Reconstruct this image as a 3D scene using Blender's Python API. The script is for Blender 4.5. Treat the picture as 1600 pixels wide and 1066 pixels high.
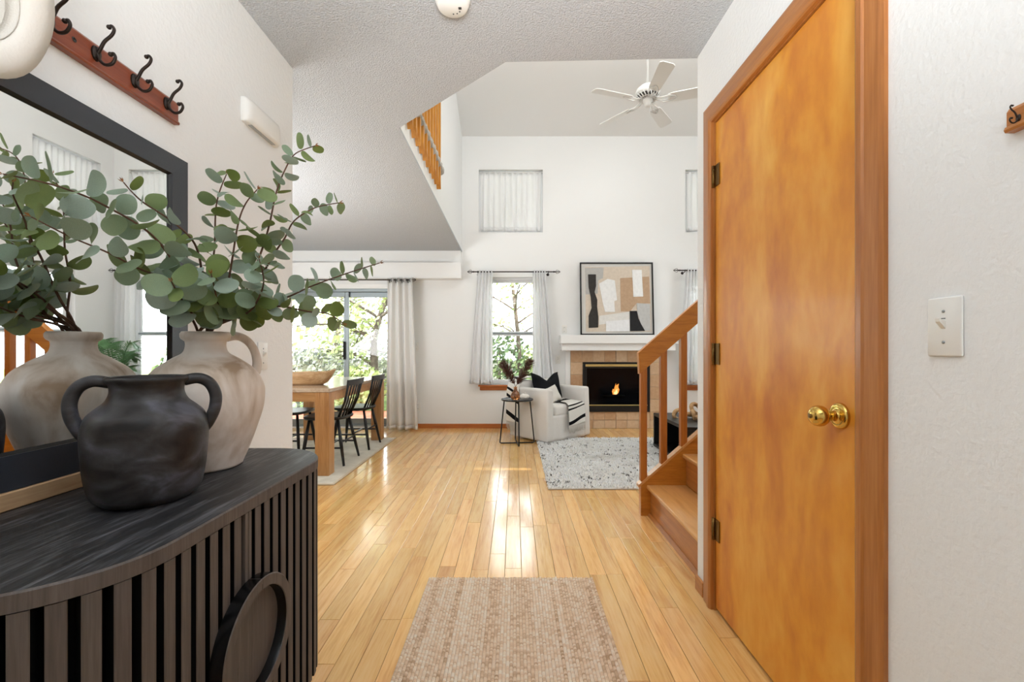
import bpy, bmesh, math, random
from mathutils import Vector, Matrix, Euler
R = random.Random(7)
pi = math.pi
S = bpy.context.scene
COL = S.collection
for o in list(bpy.data.objects): bpy.data.objects.remove(o)

def lin(c):
    return tuple((v/255/12.92) if v/255 <= .04045 else ((v/255+.055)/1.055)**2.4 for v in c)

# ------------------------------------------------------------------ camera, world, lights, exposure
cam = bpy.data.cameras.new('camera'); cam_o = bpy.data.objects.new('camera', cam); COL.objects.link(cam_o)
cam_o.location = (0, 0, 1.10); cam_o.rotation_euler = (pi/2, 0, 0)
cam.sensor_width = 36; cam.lens = 36*700/1600
cam.shift_x = -4/1600; cam.shift_y = 12/1600
cam.clip_start = .02
S.camera = cam_o
W = bpy.data.worlds.new('sky'); S.world = W; W.use_nodes = True
bg = W.node_tree.nodes['Background']; bg.inputs[0].default_value = (.90, .96, 1, 1); bg.inputs[1].default_value = 6.0
S.view_settings.view_transform = 'Standard'; S.view_settings.look = 'None'
S.view_settings.gamma = 1; S.view_settings.use_curve_mapping = False
S.view_settings.exposure = 0.38

def light(name, kind, loc, rot, power, size=None, size_y=None, color=(1, 1, 1), angle=None, spread=None):
    l = bpy.data.lights.new(name, kind); l.energy = power; l.color = color
    if size:
        l.shape = 'RECTANGLE'; l.size = size; l.size_y = size_y or size
    if angle: l.angle = angle
    if spread: l.spread = math.radians(spread)
    o = bpy.data.objects.new(name, l); o.location = loc; o.rotation_euler = rot; COL.objects.link(o); return o
light('sun', 'SUN', (0, -5, 12), (math.radians(38), 0, math.radians(18)), 10.0, color=(1, .95, .86), angle=.02)
light('vault_fill', 'AREA', (1.2, 2.9, 4.05), (math.radians(180-3), 0, 0), 64, 3.4, 1.0, (.96, .98, 1))  # added uplight, out of view, brightens the vaulted ceiling
light('living_fill', 'AREA', (1.2, 2.5, 4.6), (math.radians(28), 0, 0), 6, 3.0, .6, (.96, .98, 1))  # unseen fill added high up, aimed down towards the far wall
light('entry_fill', 'AREA', (0, -.5, 1.35), (math.radians(146), 0, 0), 41, 1.1, .8, (.94, .97, 1), spread=100)  # added bounce fill behind the camera, no real fixture
light('dining_fill', 'AREA', (-2.75, 3.0, 1.2), (math.radians(180-20), math.radians(14), 0), 46, 1.0, 1.4, (.95, .975, 1))  # unseen uplight added behind the left wall to lift the dining ceiling

# ------------------------------------------------------------------ helpers
def nmat(name):
    m = bpy.data.materials.new(name); m.use_nodes = True
    nt = m.node_tree; b = nt.nodes['Principled BSDF']; return m, nt, b
def N(nt, typ, **kw):
    n = nt.nodes.new(typ)
    for k, v in kw.items(): setattr(n, k, v)
    return n
def setin(n, **kw):
    for k, v in kw.items(): n.inputs[k.replace('_', ' ')].default_value = v
def ramp(nt, stops):
    r = N(nt, 'ShaderNodeValToRGB'); e = r.color_ramp.elements
    while len(e) < len(stops): e.new(.5)
    for el, (p, c) in zip(e, stops):
        el.position = p; el.color = (*lin(c), 1)
    return r
def plain(name, c, rough=.5, metal=0, bump=0, bscale=60, var=0, vscale=6, coat=0, spec=.5):
    m, nt, b = nmat(name)
    b.inputs['Base Color'].default_value = (*lin(c), 1); b.inputs['Roughness'].default_value = rough
    b.inputs['Metallic'].default_value = metal; b.inputs['Coat Weight'].default_value = coat
    b.inputs['Coat Roughness'].default_value = .1; b.inputs['Specular IOR Level'].default_value = spec
    tc = N(nt, 'ShaderNodeTexCoord')
    if var:
        n = N(nt, 'ShaderNodeTexNoise'); setin(n, Scale=vscale, Detail=5.0); nt.links.new(tc.outputs['Object'], n.inputs['Vector'])
        r = ramp(nt, [(.3, tuple(max(0, v-var) for v in c)), (.7, tuple(min(255, v+var) for v in c))])
        nt.links.new(n.outputs['Fac'], r.inputs[0]); nt.links.new(r.outputs[0], b.inputs['Base Color'])
    if bump:
        n2 = N(nt, 'ShaderNodeTexNoise'); setin(n2, Scale=bscale, Detail=4.0); nt.links.new(tc.outputs['Object'], n2.inputs['Vector'])
        bp = N(nt, 'ShaderNodeBump'); setin(bp, Strength=bump, Distance=.01)
        nt.links.new(n2.outputs['Fac'], bp.inputs['Height']); nt.links.new(bp.outputs[0], b.inputs['Normal'])
    return m
def wood(name, cols, scale=(30, 2, 30), rough=.35, tint=0, coat=0, fine=.35, bump=.05, obj_rand=False, big=1.0):
    """grain stretched along the axis with the small scale; 'tint' float attribute or object random shifts the tone"""
    m, nt, b = nmat(name); L = nt.links.new
    tc = N(nt, 'ShaderNodeTexCoord')
    if obj_rand:
        at = N(nt, 'ShaderNodeObjectInfo'); src = at.outputs['Random']
    else:
        at = N(nt, 'ShaderNodeAttribute', attribute_name='tint'); src = at.outputs['Fac']
    cm = N(nt, 'ShaderNodeCombineXYZ'); ml = N(nt, 'ShaderNodeMath', operation='MULTIPLY'); ml.inputs[1].default_value = 41.3
    L(src, ml.inputs[0])
    for k in range(3): L(ml.outputs[0], cm.inputs[k])
    ad = N(nt, 'ShaderNodeVectorMath', operation='ADD'); L(tc.outputs['Object'], ad.inputs[0]); L(cm.outputs[0], ad.inputs[1])
    mp = N(nt, 'ShaderNodeMapping'); mp.inputs['Scale'].default_value = scale; L(ad.outputs[0], mp.inputs[0])
    n1 = N(nt, 'ShaderNodeTexNoise'); setin(n1, Scale=big, Detail=6.0, Distortion=.9); L(mp.outputs[0], n1.inputs['Vector'])
    n2 = N(nt, 'ShaderNodeTexNoise'); setin(n2, Scale=big*6, Detail=4.0); L(mp.outputs[0], n2.inputs['Vector'])
    mx = N(nt, 'ShaderNodeMix'); mx.data_type = 'FLOAT'; mx.inputs[0].default_value = fine
    L(n1.outputs['Fac'], mx.inputs[2]); L(n2.outputs['Fac'], mx.inputs[3])
    r = ramp(nt, [(.3+.4*i/(len(cols)-1), c) for i, c in enumerate(cols)]); L(mx.outputs[0], r.inputs[0])
    out = r.outputs[0]
    if tint:
        mr = N(nt, 'ShaderNodeMapRange'); mr.inputs[3].default_value = 1-tint; mr.inputs[4].default_value = 1+tint*.6; L(src, mr.inputs[0])
        hs = N(nt, 'ShaderNodeHueSaturation'); L(mr.outputs[0], hs.inputs['Value']); L(out, hs.inputs['Color'])
        mr2 = N(nt, 'ShaderNodeMapRange'); mr2.inputs[3].default_value = .494; mr2.inputs[4].default_value = .504
        ml2 = N(nt, 'ShaderNodeMath', operation='FRACT'); ml3 = N(nt, 'ShaderNodeMath', operation='MULTIPLY'); ml3.inputs[1].default_value = 7.7
        L(src, ml3.inputs[0]); L(ml3.outputs[0], ml2.inputs[0]); L(ml2.outputs[0], mr2.inputs[0]); L(mr2.outputs[0], hs.inputs['Hue'])
        out = hs.outputs[0]
    L(out, b.inputs['Base Color'])
    b.inputs['Roughness'].default_value = rough; b.inputs['Coat Weight'].default_value = coat; b.inputs['Coat Roughness'].default_value = .12
    if bump:
        bp = N(nt, 'ShaderNodeBump'); setin(bp, Strength=bump, Distance=.005); L(n2.outputs['Fac'], bp.inputs['Height']); L(bp.outputs[0], b.inputs['Normal'])
    return m
def tinted(name, stops, rough=.8, noise=0, scale=40, bump=0, spec=.3):
    """colour from the 'tint' attribute through a ramp, with a little noise"""
    m, nt, b = nmat(name); L = nt.links.new
    at = N(nt, 'ShaderNodeAttribute', attribute_name='tint'); src = at.outputs['Fac']
    tc = N(nt, 'ShaderNodeTexCoord')
    n = N(nt, 'ShaderNodeTexNoise'); setin(n, Scale=scale, Detail=3.0); L(tc.outputs['Object'], n.inputs['Vector'])
    ma = N(nt, 'ShaderNodeMath', operation='MULTIPLY_ADD'); ma.inputs[1].default_value = noise; L(n.outputs['Fac'], ma.inputs[0]); L(src, ma.inputs[2])
    sb = N(nt, 'ShaderNodeMath', operation='SUBTRACT'); sb.inputs[1].default_value = noise/2; L(ma.outputs[0], sb.inputs[0])
    r = ramp(nt, stops); L(sb.outputs[0], r.inputs[0]); L(r.outputs[0], b.inputs['Base Color'])
    b.inputs['Roughness'].default_value = rough; b.inputs['Specular IOR Level'].default_value = spec
    if bump:
        bp = N(nt, 'ShaderNodeBump'); setin(bp, Strength=bump, Distance=.004); L(n.outputs['Fac'], bp.inputs['Height']); L(bp.outputs[0], b.inputs['Normal'])
    return m
def cloth(name, c, trans=.35, clear=0, weave=900, bump=.15):
    m, nt, b = nmat(name); L = nt.links.new
    out = nt.nodes['Material Output']; b.inputs['Roughness'].default_value = .9; b.inputs['Specular IOR Level'].default_value = .1
    b.inputs['Base Color'].default_value = (*lin(c), 1)
    tc = N(nt, 'ShaderNodeTexCoord'); n = N(nt, 'ShaderNodeTexNoise'); setin(n, Scale=weave, Detail=2.0); L(tc.outputs['Object'], n.inputs['Vector'])
    bp = N(nt, 'ShaderNodeBump'); setin(bp, Strength=bump, Distance=.002); L(n.outputs['Fac'], bp.inputs['Height']); L(bp.outputs[0], b.inputs['Normal'])
    t = N(nt, 'ShaderNodeBsdfTranslucent'); t.inputs[0].default_value = (*lin(c), 1)
    mx = N(nt, 'ShaderNodeMixShader'); mx.inputs[0].default_value = trans; L(b.outputs[0], mx.inputs[1]); L(t.outputs[0], mx.inputs[2])
    last = mx
    if clear:
        tr = N(nt, 'ShaderNodeBsdfTransparent'); m2 = N(nt, 'ShaderNodeMixShader'); m2.inputs[0].default_value = clear
        L(mx.outputs[0], m2.inputs[1]); L(tr.outputs[0], m2.inputs[2]); last = m2
    L(last.outputs[0], out.inputs[0]); return m
def pane(name, tintc=(255, 255, 255), refl=.06):
    m, nt, b = nmat(name); L = nt.links.new; nt.nodes.remove(b); out = nt.nodes['Material Output']
    t = N(nt, 'ShaderNodeBsdfTransparent'); t.inputs[0].default_value = (*lin(tintc), 1)
    g = N(nt, 'ShaderNodeBsdfGlossy'); g.inputs['Roughness'].default_value = .01
    fr = N(nt, 'ShaderNodeFresnel'); fr.inputs[0].default_value = 1.35
    mx = N(nt, 'ShaderNodeMixShader'); L(fr.outputs[0], mx.inputs[0]); L(t.outputs[0], mx.inputs[1]); L(g.outputs[0], mx.inputs[2]); L(mx.outputs[0], out.inputs[0]); return m
def emis(name, c, s):
    m, nt, b = nmat(name); b.inputs['Emission Color'].default_value = (*lin(c), 1); b.inputs['Emission Strength'].default_value = s
    b.inputs['Base Color'].default_value = (0, 0, 0, 1); return m

def wpos(o):
    v = Vector((0, 0, 0))
    while o: v += o.location; o = o.parent
    return v
class B:
    def __init__(s): s.v = []; s.f = []; s.t = []; s.cur = None; s.sm = []
    def add(s, vs, fs, smooth=False, tint=None):
        k = len(s.v); s.v += [tuple(p) for p in vs]; s.f += [tuple(i+k for i in f) for f in fs]
        s.sm += [smooth]*len(fs); s.t += [s.cur if tint is None else tint]*len(vs); return s
    def box(s, x0, x1, y0, y1, z0, z1, bev=0, seg=1, M=None, smooth=False):
        if bev:
            bm = bmesh.new(); bmesh.ops.create_cube(bm, size=1)
            for v in bm.verts: v.co = Vector(((x0+x1)/2+v.co.x*(x1-x0), (y0+y1)/2+v.co.y*(y1-y0), (z0+z1)/2+v.co.z*(z1-z0)))
            bmesh.ops.bevel(bm, geom=list(bm.edges), offset=bev, segments=seg, affect='EDGES', profile=.5)
            bm.verts.index_update()
            vs = [v.co.copy() for v in bm.verts]; fs = [[v.index for v in f.verts] for f in bm.faces]; bm.free()
        else:
            vs = [Vector(p) for p in ((x0,y0,z0),(x1,y0,z0),(x1,y1,z0),(x0,y1,z0),(x0,y0,z1),(x1,y0,z1),(x1,y1,z1),(x0,y1,z1))]
            fs = [(0,3,2,1),(4,5,6,7),(0,1,5,4),(1,2,6,5),(2,3,7,6),(3,0,4,7)]
        if M: vs = [M @ v for v in vs]
        return s.add(vs, fs, smooth or (bev > 0 and seg > 1))
    def tube(s, pts, r, n=8, cap=True, closed=False):
        pts = [Vector(p) for p in pts]; m = len(pts)
        rs = [r]*m if isinstance(r, (int, float)) else list(r)
        vs = []; up = None
        for i, p in enumerate(pts):
            a = pts[(i-1) % m] if (i or closed) else p; c = pts[(i+1) % m] if (i < m-1 or closed) else p
            d = (c-a).normalized()
            if up is None: up = d.orthogonal().normalized()
            up = (up - d*up.dot(d)); up = up.normalized() if up.length > 1e-6 else d.orthogonal().normalized()
            w = d.cross(up)
            for k in range(n):
                q = 2*pi*k/n; vs.append(p + (up*math.cos(q)+w*math.sin(q))*rs[i])
        fs = []
        for i in range(m if closed else m-1):
            j = (i+1) % m
            for k in range(n): fs.append((i*n+k, i*n+(k+1) % n, j*n+(k+1) % n, j*n+k))
        if cap and not closed: fs += [tuple(range(n))[::-1], tuple((m-1)*n+k for k in range(n))]
        return s.add(vs, fs, True)
    def lathe(s, prof, c=(0, 0, 0), n=32, M=None, cap=True, sx=1, sy=1):
        vs = []
        for r, z in prof:
            for k in range(n):
                q = 2*pi*k/n; vs.append(Vector((c[0]+r*math.cos(q)*sx, c[1]+r*math.sin(q)*sy, c[2]+z)))
        fs = []
        for i in range(len(prof)-1):
            for k in range(n): fs.append((i*n+k, i*n+(k+1) % n, (i+1)*n+(k+1) % n, (i+1)*n+k))
        if cap:
            if prof[0][0] > 1e-5: fs.append(tuple(range(n))[::-1])
            if prof[-1][0] > 1e-5: fs.append(tuple((len(prof)-1)*n+k for k in range(n)))
        if M: vs = [M @ v for v in vs]
        return s.add(vs, fs, True)
    def ell(s, c, rx, ry, rz, n=12, m=8, M=None):
        prof = [(math.sin(pi*i/m), -math.cos(pi*i/m)) for i in range(m+1)]
        vs = []
        for r, z in prof:
            for k in range(n):
                q = 2*pi*k/n; vs.append(Vector((r*math.cos(q)*rx, r*math.sin(q)*ry, z*rz)))
        if M: vs = [M @ v for v in vs]
        vs = [v+Vector(c) for v in vs]
        fs = [(i*n+k, i*n+(k+1) % n, (i+1)*n+(k+1) % n, (i+1)*n+k) for i in range(m) for k in range(n)]
        return s.add(vs, fs, True)
    def prism(s, poly, lo, hi, axis='z', smooth=False, M=None):
        """extrude a 2-D polygon along axis; poly in the two other axes"""
        n = len(poly)
        def P(a, b, h): return {'z': (a, b, h), 'y': (a, h, b), 'x': (h, a, b)}[axis]
        vs = [Vector(P(a, b, lo)) for a, b in poly]+[Vector(P(a, b, hi)) for a, b in poly]
        if M: vs = [M @ v for v in vs]
        fs = [tuple(range(n))[::-1], tuple(range(n, 2*n))]+[(i, (i+1) % n, n+(i+1) % n, n+i) for i in range(n)]
        return s.add(vs, fs, smooth)
    def grid(s, fn, nu, nv, thick=None):
        vs = [Vector(fn(i/nu, j/nv)) for j in range(nv+1) for i in range(nu+1)]
        fs = [(j*(nu+1)+i, j*(nu+1)+i+1, (j+1)*(nu+1)+i+1, (j+1)*(nu+1)+i) for j in range(nv) for i in range(nu)]
        return s.add(vs, fs, True)
    def build(s, name, mat, parent=None, world=True, mods=None):
        me = bpy.data.meshes.new(name); me.from_pydata(s.v, [], s.f)
        if any(s.sm): me.polygons.foreach_set('use_smooth', s.sm)
        if any(t is not None for t in s.t):
            a = me.attributes.new('tint', 'FLOAT', 'POINT'); a.data.foreach_set('value', [t or 0 for t in s.t])
        bm = bmesh.new(); bm.from_mesh(me); bmesh.ops.recalc_face_normals(bm, faces=bm.faces); bm.to_mesh(me); bm.free()
        if mat: me.materials.append(mat)
        o = bpy.data.objects.new(name, me); COL.objects.link(o)
        if parent:
            o.parent = parent
            if world: o.location = -wpos(parent)
        return o
def edgesplit(o, ang=40):
    m = o.modifiers.new('edge', 'EDGE_SPLIT'); m.split_angle = math.radians(ang); return o
def solid(o, t, off=0):
    m = o.modifiers.new('thick', 'SOLIDIFY'); m.thickness = t; m.offset = off; return o
def sub(o, lv=1):
    m = o.modifiers.new('smooth', 'SUBSURF'); m.levels = lv; m.render_levels = lv; return o
def tag(o, label, cat, group=None):
    o['label'] = label; o['category'] = cat
    if group: o['group'] = group
    return o
def empty(name, loc, label=None, cat=None, group=None, rz=0):
    o = bpy.data.objects.new(name, None); o.empty_display_size = .05; o.location = loc; o.rotation_euler = (0, 0, rz); COL.objects.link(o)
    if label: tag(o, label, cat, group)
    return o
def struct(o): o['kind'] = 'structure'; return o
def stuff(o): o['kind'] = 'stuff'; return o
def lab(o, l): o['label'] = l; return o
def copy_tree(o, parent=None):
    c = o.copy(); COL.objects.link(c); c.parent = parent
    for ch in list(o.children): copy_tree(ch, c)
    return c
def spline(pts, n=6):
    pts = [Vector(p) for p in pts]; out = []
    for i in range(len(pts)-1):
        p0 = pts[max(i-1, 0)]; p1 = pts[i]; p2 = pts[i+1]; p3 = pts[min(i+2, len(pts)-1)]
        for k in range(n):
            t = k/n
            out.append(.5*((2*p1)+(p2-p0)*t+(2*p0-5*p1+4*p2-p3)*t*t+(3*p1-p0-3*p2+p3)*t**3))
    out.append(pts[-1]); return out
def wall_holes(b, axis, at0, at1, a0, a1, z0, z1, holes):
    """wall slab with rectangular openings; axis 'y': plane at y, runs in x; axis 'x': runs in y. z1 may vary via later caps"""
    xs = sorted({a0, a1, *[h[0] for h in holes], *[h[1] for h in holes]}); zs = sorted({z0, z1, *[h[2] for h in holes], *[h[3] for h in holes]})
    for i in range(len(xs)-1):
        run = None
        for j in range(len(zs)-1):
            cx = (xs[i]+xs[i+1])/2; cz = (zs[j]+zs[j+1])/2
            hole = any(h[0] < cx < h[1] and h[2] < cz < h[3] for h in holes)
            if not hole:
                run = (run[0], zs[j+1]) if run else (zs[j], zs[j+1])
            if hole or j == len(zs)-2:
                if run:
                    if axis == 'y': b.box(xs[i], xs[i+1], at0, at1, *run)
                    else: b.box(at0, at1, xs[i], xs[i+1], *run)
                run = None

# ------------------------------------------------------------------ materials
M_wall = plain('wall_paint', (242, 242, 240), .75, bump=.22, bscale=75, spec=.2)
M_wall_s = plain('smooth_paint', (242, 242, 240), .75, bump=.04, bscale=120, spec=.2)
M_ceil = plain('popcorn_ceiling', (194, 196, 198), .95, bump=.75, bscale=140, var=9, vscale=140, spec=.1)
M_white = plain('white_trim', (245, 244, 241), .45)
M_vinyl = plain('white_vinyl', (240, 241, 242), .35)
M_alu = plain('grey_aluminium', (150, 158, 160), .4, .6)
M_plast = plain('white_plastic', (240, 238, 232), .35)
M_slot = plain('dark_slot', (60, 58, 55), .6)
M_plank = wood('floor_oak', [(221, 160, 88), (244, 193, 118), (251, 210, 141)], (22, 1.6, 22), .24, tint=.14, coat=.7, fine=.4, bump=.02)
M_sub = plain('floor_gap', (92, 58, 28), .9)
M_door = wood('birch_door', [(204, 116, 30), (231, 154, 46), (245, 185, 80)], (4.5, 4.5, 2.0), .38, coat=.12, fine=.22, bump=.01, big=1.0)
M_case = wood('casing_wood', [(156, 92, 36), (180, 114, 54), (196, 132, 70)], (30, 30, 1.5), .35, coat=.15, bump=.02)
M_caseY = wood('casing_wood_long', [(156, 92, 36), (180, 114, 54), (196, 132, 70)], (30, 1.5, 30), .35, coat=.15, bump=.02)
M_base = wood('baseboard_wood', [(165, 88, 34), (186, 106, 46), (196, 120, 58)], (2, 30, 30), .35, coat=.15, bump=.02)
M_rail = wood('rail_oak', [(172, 100, 26), (196, 122, 38), (210, 138, 52)], (2.5, 30, 26), .35, coat=.2, bump=.02)
M_bal = wood('baluster_oak', [(160, 88, 24), (184, 108, 34), (198, 124, 46)], (30, 30, 2), .38, coat=.15, bump=.02)
M_tread = wood('tread_oak', [(196, 136, 72), (214, 156, 92), (224, 168, 106)], (24, 2, 24), .3, coat=.3, bump=.02)
M_brass = plain('polished_brass', (214, 178, 96), .12, 1)
M_abrass = plain('aged_brass', (120, 92, 50), .4, 1)
M_iron = plain('dark_iron', (48, 38, 32), .4, .6)
M_black = plain('black_metal', (22, 22, 23), .45, .3)
M_cherry = wood('cherry_board', [(112, 48, 26), (140, 68, 42), (158, 86, 58)], (30, 1.5, 30), .3, coat=.3, bump=.02)
M_slat = wood('black_oak', [(66, 59, 55), (82, 74, 69), (98, 89, 83)], (60, 60, 2.5), .6, bump=.1, obj_rand=True, tint=.1)
M_top = wood('black_oak_top', [(12, 12, 13), (34, 34, 36), (98, 98, 102)], (30, 2.4, 30), .5, bump=.15, fine=.5)
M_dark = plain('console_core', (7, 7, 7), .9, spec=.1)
M_frame = plain('mirror_frame', (50, 53, 60), .3, bump=.05, bscale=200)
M_framei = plain('mirror_frame_lip', (14, 14, 15), .4)
M_rim = plain('shaded_gloss_black', (12, 12, 13), .25)
M_oakL = wood('pale_oak', [(178, 140, 102), (200, 164, 124), (212, 180, 142)], (30, 2, 30), .55, bump=.05)
m_, nt_, b_ = nmat('mirror_glass'); b_.inputs['Metallic'].default_value = 1; b_.inputs['Roughness'].default_value = .01; b_.inputs['Base Color'].default_value = (.93, .94, .94, 1); M_mirror = m_
def ceramic(name, cols, zs, rough):
    m, nt, b = nmat(name); L = nt.links.new; tc = N(nt, 'ShaderNodeTexCoord')
    mp = N(nt, 'ShaderNodeMapping'); mp.inputs['Scale'].default_value = zs; L(tc.outputs['Object'], mp.inputs[0])
    n = N(nt, 'ShaderNodeTexNoise'); setin(n, Scale=1.0, Detail=7.0, Distortion=.6); L(mp.outputs[0], n.inputs['Vector'])
    r = ramp(nt, [(.32+.36*i/(len(cols)-1), c) for i, c in enumerate(cols)]); L(n.outputs['Fac'], r.inputs[0])
    n3 = N(nt, 'ShaderNodeTexNoise'); setin(n3, Scale=90.0, Detail=5.0); L(tc.outputs['Object'], n3.inputs['Vector'])
    L(r.outputs[0], b.inputs['Base Color']); b.inputs['Roughness'].default_value = rough; b.inputs['Specular IOR Level'].default_value = .35
    bp = N(nt, 'ShaderNodeBump'); setin(bp, Strength=.12, Distance=.004); L(n3.outputs['Fac'], bp.inputs['Height']); L(bp.outputs[0], b.inputs['Normal'])
    return m
M_jug = ceramic('washed_clay', [(164, 140, 116), (206, 190, 174), (226, 216, 206), (236, 229, 221)], (10, 10, 3.5), .75)
M_pot = ceramic('dark_clay', [(22, 20, 20), (42, 39, 38), (58, 57, 59), (84, 84, 92)], (11, 11, 20), .45)
M_stem = plain('twig', (92, 62, 44), .7, var=14, vscale=40)
M_bud = plain('dry_bud', (150, 96, 44), .8, var=25, vscale=90)
def leafmat():
    m, nt, b = nmat('eucalyptus_leaf'); L = nt.links.new; out = nt.nodes['Material Output']
    oi = N(nt, 'ShaderNodeObjectInfo'); r = ramp(nt, [(0, (112, 128, 62)), (.3, (126, 145, 98)), (.6, (140, 160, 134)), (1, (168, 184, 172))]); L(oi.outputs['Random'], r.inputs[0])
    tc = N(nt, 'ShaderNodeTexCoord'); n = N(nt, 'ShaderNodeTexNoise'); setin(n, Scale=35.0, Detail=3.0); L(tc.outputs['Object'], n.inputs['Vector'])
    mr = N(nt, 'ShaderNodeMapRange'); mr.inputs[3].default_value = .8; mr.inputs[4].default_value = 1.18; L(n.outputs['Fac'], mr.inputs[0])
    hs = N(nt, 'ShaderNodeHueSaturation'); L(mr.outputs[0], hs.inputs['Value']); L(r.outputs[0], hs.inputs['Color'])
    L(hs.outputs[0], b.inputs['Base Color']); b.inputs['Roughness'].default_value = .55; b.inputs['Specular IOR Level'].default_value = .35
    t = N(nt, 'ShaderNodeBsdfTranslucent'); L(hs.outputs[0], t.inputs[0])
    mx = N(nt, 'ShaderNodeMixShader'); mx.inputs[0].default_value = .25; L(b.outputs[0], mx.inputs[1]); L(t.outputs[0], mx.inputs[2]); L(mx.outputs[0], out.inputs[0]); return m
M_leaf = leafmat()
M_sheer = cloth('sheer_white', (250, 250, 250), .3, .12, 700, .1)
M_val = cloth('lined_white', (248, 248, 247), .13, .03, 700, .1)
M_curt = cloth('ivory_curtain', (250, 248, 244), .14, 0, 700, .15)
M_glass = pane('window_glass')
M_slip = plain('slipcover_linen', (232, 228, 222), .9, bump=.3, bscale=90, spec=.1)
M_navy = plain('black_velvet', (17, 18, 22), .85, bump=.1, bscale=300, spec=.2)
M_cream = plain('cream_cotton', (226, 221, 212), .9, bump=.3, bscale=250, spec=.1)
M_felt = plain('cream_felt', (232, 227, 218), .9, bump=.15, bscale=160, spec=.1)
M_tableL = wood('table_oak', [(164, 116, 66), (188, 140, 88), (204, 160, 110)], (2.2, 26, 26), .35, coat=.1, bump=.05)
M_ttop = wood('table_top_oak', [(176, 150, 122), (196, 172, 146), (210, 190, 168)], (24, 2, 24), .25, coat=.6, bump=.02)
M_bowl = wood('bowl_wood', [(150, 110, 70), (190, 152, 108), (214, 184, 144)], (3, 26, 20), .6, bump=.1)
M_chair = plain('black_paint', (20, 20, 21), .38)
M_tile = tinted('clay_tile', [(0, (196, 154, 116)), (.5, (212, 178, 142)), (1, (226, 200, 168))], .45, .7, 28, .1)
M_grout = plain('grout', (196, 172, 146), .9)
M_fb = plain('firebox_black', (14, 14, 15), .45)
M_fglass = plain('firebox_glass', (8, 10, 14), .12, spec=.25)
M_jute = tinted('jute', [(0, (116, 84, 58)), (.25, (200, 166, 132)), (.6, (238, 212, 182)), (1, (248, 236, 218))], .9, .25, 300)
M_shag = tinted('shag_wool', [(0, (44, 42, 42)), (.12, (120, 118, 114)), (.3, (186, 182, 172)), (.6, (234, 233, 229)), (1, (248, 248, 247))], .95, .1, 40)
M_rugd = plain('dining_rug_pile', (216, 208, 192), .95, bump=.4, bscale=120, var=10, vscale=9, spec=.1)
M_bark = plain('tree_bark', (92, 80, 70), .9, var=20, vscale=12)
M_fol = [tinted('foliage_%d' % i, st, .7, .2, 6) for i, st in enumerate([
    [(0, (126, 142, 86)), (.5, (180, 194, 128)), (1, (222, 228, 180))],
    [(0, (70, 88, 66)), (.5, (104, 124, 88)), (1, (150, 166, 118))],
    [(0, (116, 120, 116)), (.5, (160, 164, 148)), (1, (206, 208, 186))]])]
M_grass = plain('lawn', (110, 130, 66), .95, var=22, vscale=4)
M_deck = plain('deck_board', (186, 104, 78), .8, var=16, vscale=8)
M_fence = plain('grey_fence_board', (128, 126, 124), .9, var=16, vscale=8)
M_carpet = plain('loft_carpet', (196, 190, 182), .98, bump=.8, bscale=220, var=26, vscale=160)
M_fan = plain('fan_white', (236, 235, 231), .4)
M_fandark = plain('fan_vent', (70, 68, 66), .6)

# ------------------------------------------------------------------ the shell
XL, XR, YB, ZC = -1.06, .84, 6.2, 2.437     # left wall, right wall, far wall, low ceiling
XD, XV = -3.6, 3.45                          # dining left wall, living right wall
YF = -1.6
def vault(y): return 4.04+(YB-y)*.33
# floor: sub floor + planks
floor = struct(B().box(XD-.1, XV+.1, YF-.1, YB+.1, -.06, -.004).build('floor', M_sub))
planks = []
pw = .0826; nx = int((XV-XD)/pw)
for i in range(nx+1):
    x0 = XD+i*pw; y = YF-R.random()*.9
    while y < YB:
        ln = R.choice((.55, .7, .85, 1.0, 1.15, 1.4)); y1 = min(y+ln, YB)
        if y1 > YF and y1-max(y, YF) > .05: planks.append((x0, min(x0+pw, XV), max(y, YF), y1, R.random()))
        y += ln
def seen(p):
    x0, x1, y0, y1, t = p; s = 0
    for k in range(6):
        y = y0+(y1-y0)*(k+.5)/6; x = (x0+x1)/2
        if y < 1.45: continue
        if not (-806 < 700*x/y < 798): continue
        if y < 2.14 and (x < -.6 or x > .84): continue
        if x < -.6*y/1.36+.02: continue
        if x < -1.45 and 3.6 < y < 5.5: continue
        if x > .26 and 3.48 < y < 5.5: continue
        if x > .83 and y < 3 or x > 1.2*y/2.97*.9 and y > 3: continue
        if -.41 < x < .37 and y < 2.14: continue
        s += (x1-x0)*(y1-y0)/6/y**3
    return s
planks.sort(key=seen, reverse=True)
g = .0009
def plank_geo(b, p):
    x0, x1, y0, y1, t = p; c = .0012
    vs = [(x0+g, y0+g, -.006), (x1-g, y0+g, -.006), (x1-g, y1-g, -.006), (x0+g, y1-g, -.006),
          (x0+g, y0+g, -c*.5), (x1-g, y0+g, -c*.5), (x1-g, y1-g, -c*.5), (x0+g, y1-g, -c*.5),
          (x0+g+c, y0+g+c, 0), (x1-g-c, y0+g+c, 0), (x1-g-c, y1-g-c, 0), (x0+g+c, y1-g-c, 0)]
    fs = [(8, 9, 10, 11)]+[(a, (a+1) % 4, (a+1) % 4+4, a+4) for a in range(4)]+[(a+4, (a+1) % 4+4, (a+1) % 4+8, a+8) for a in range(4)]
    b.add(vs, fs, tint=t)
for p in planks[:290]:
    b = B(); plank_geo(b, p); b.build('plank', M_plank, floor)
b = B()
for p in planks[290:]: plank_geo(b, p)
stuff(b.build('plank_field', M_plank, floor))

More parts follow.
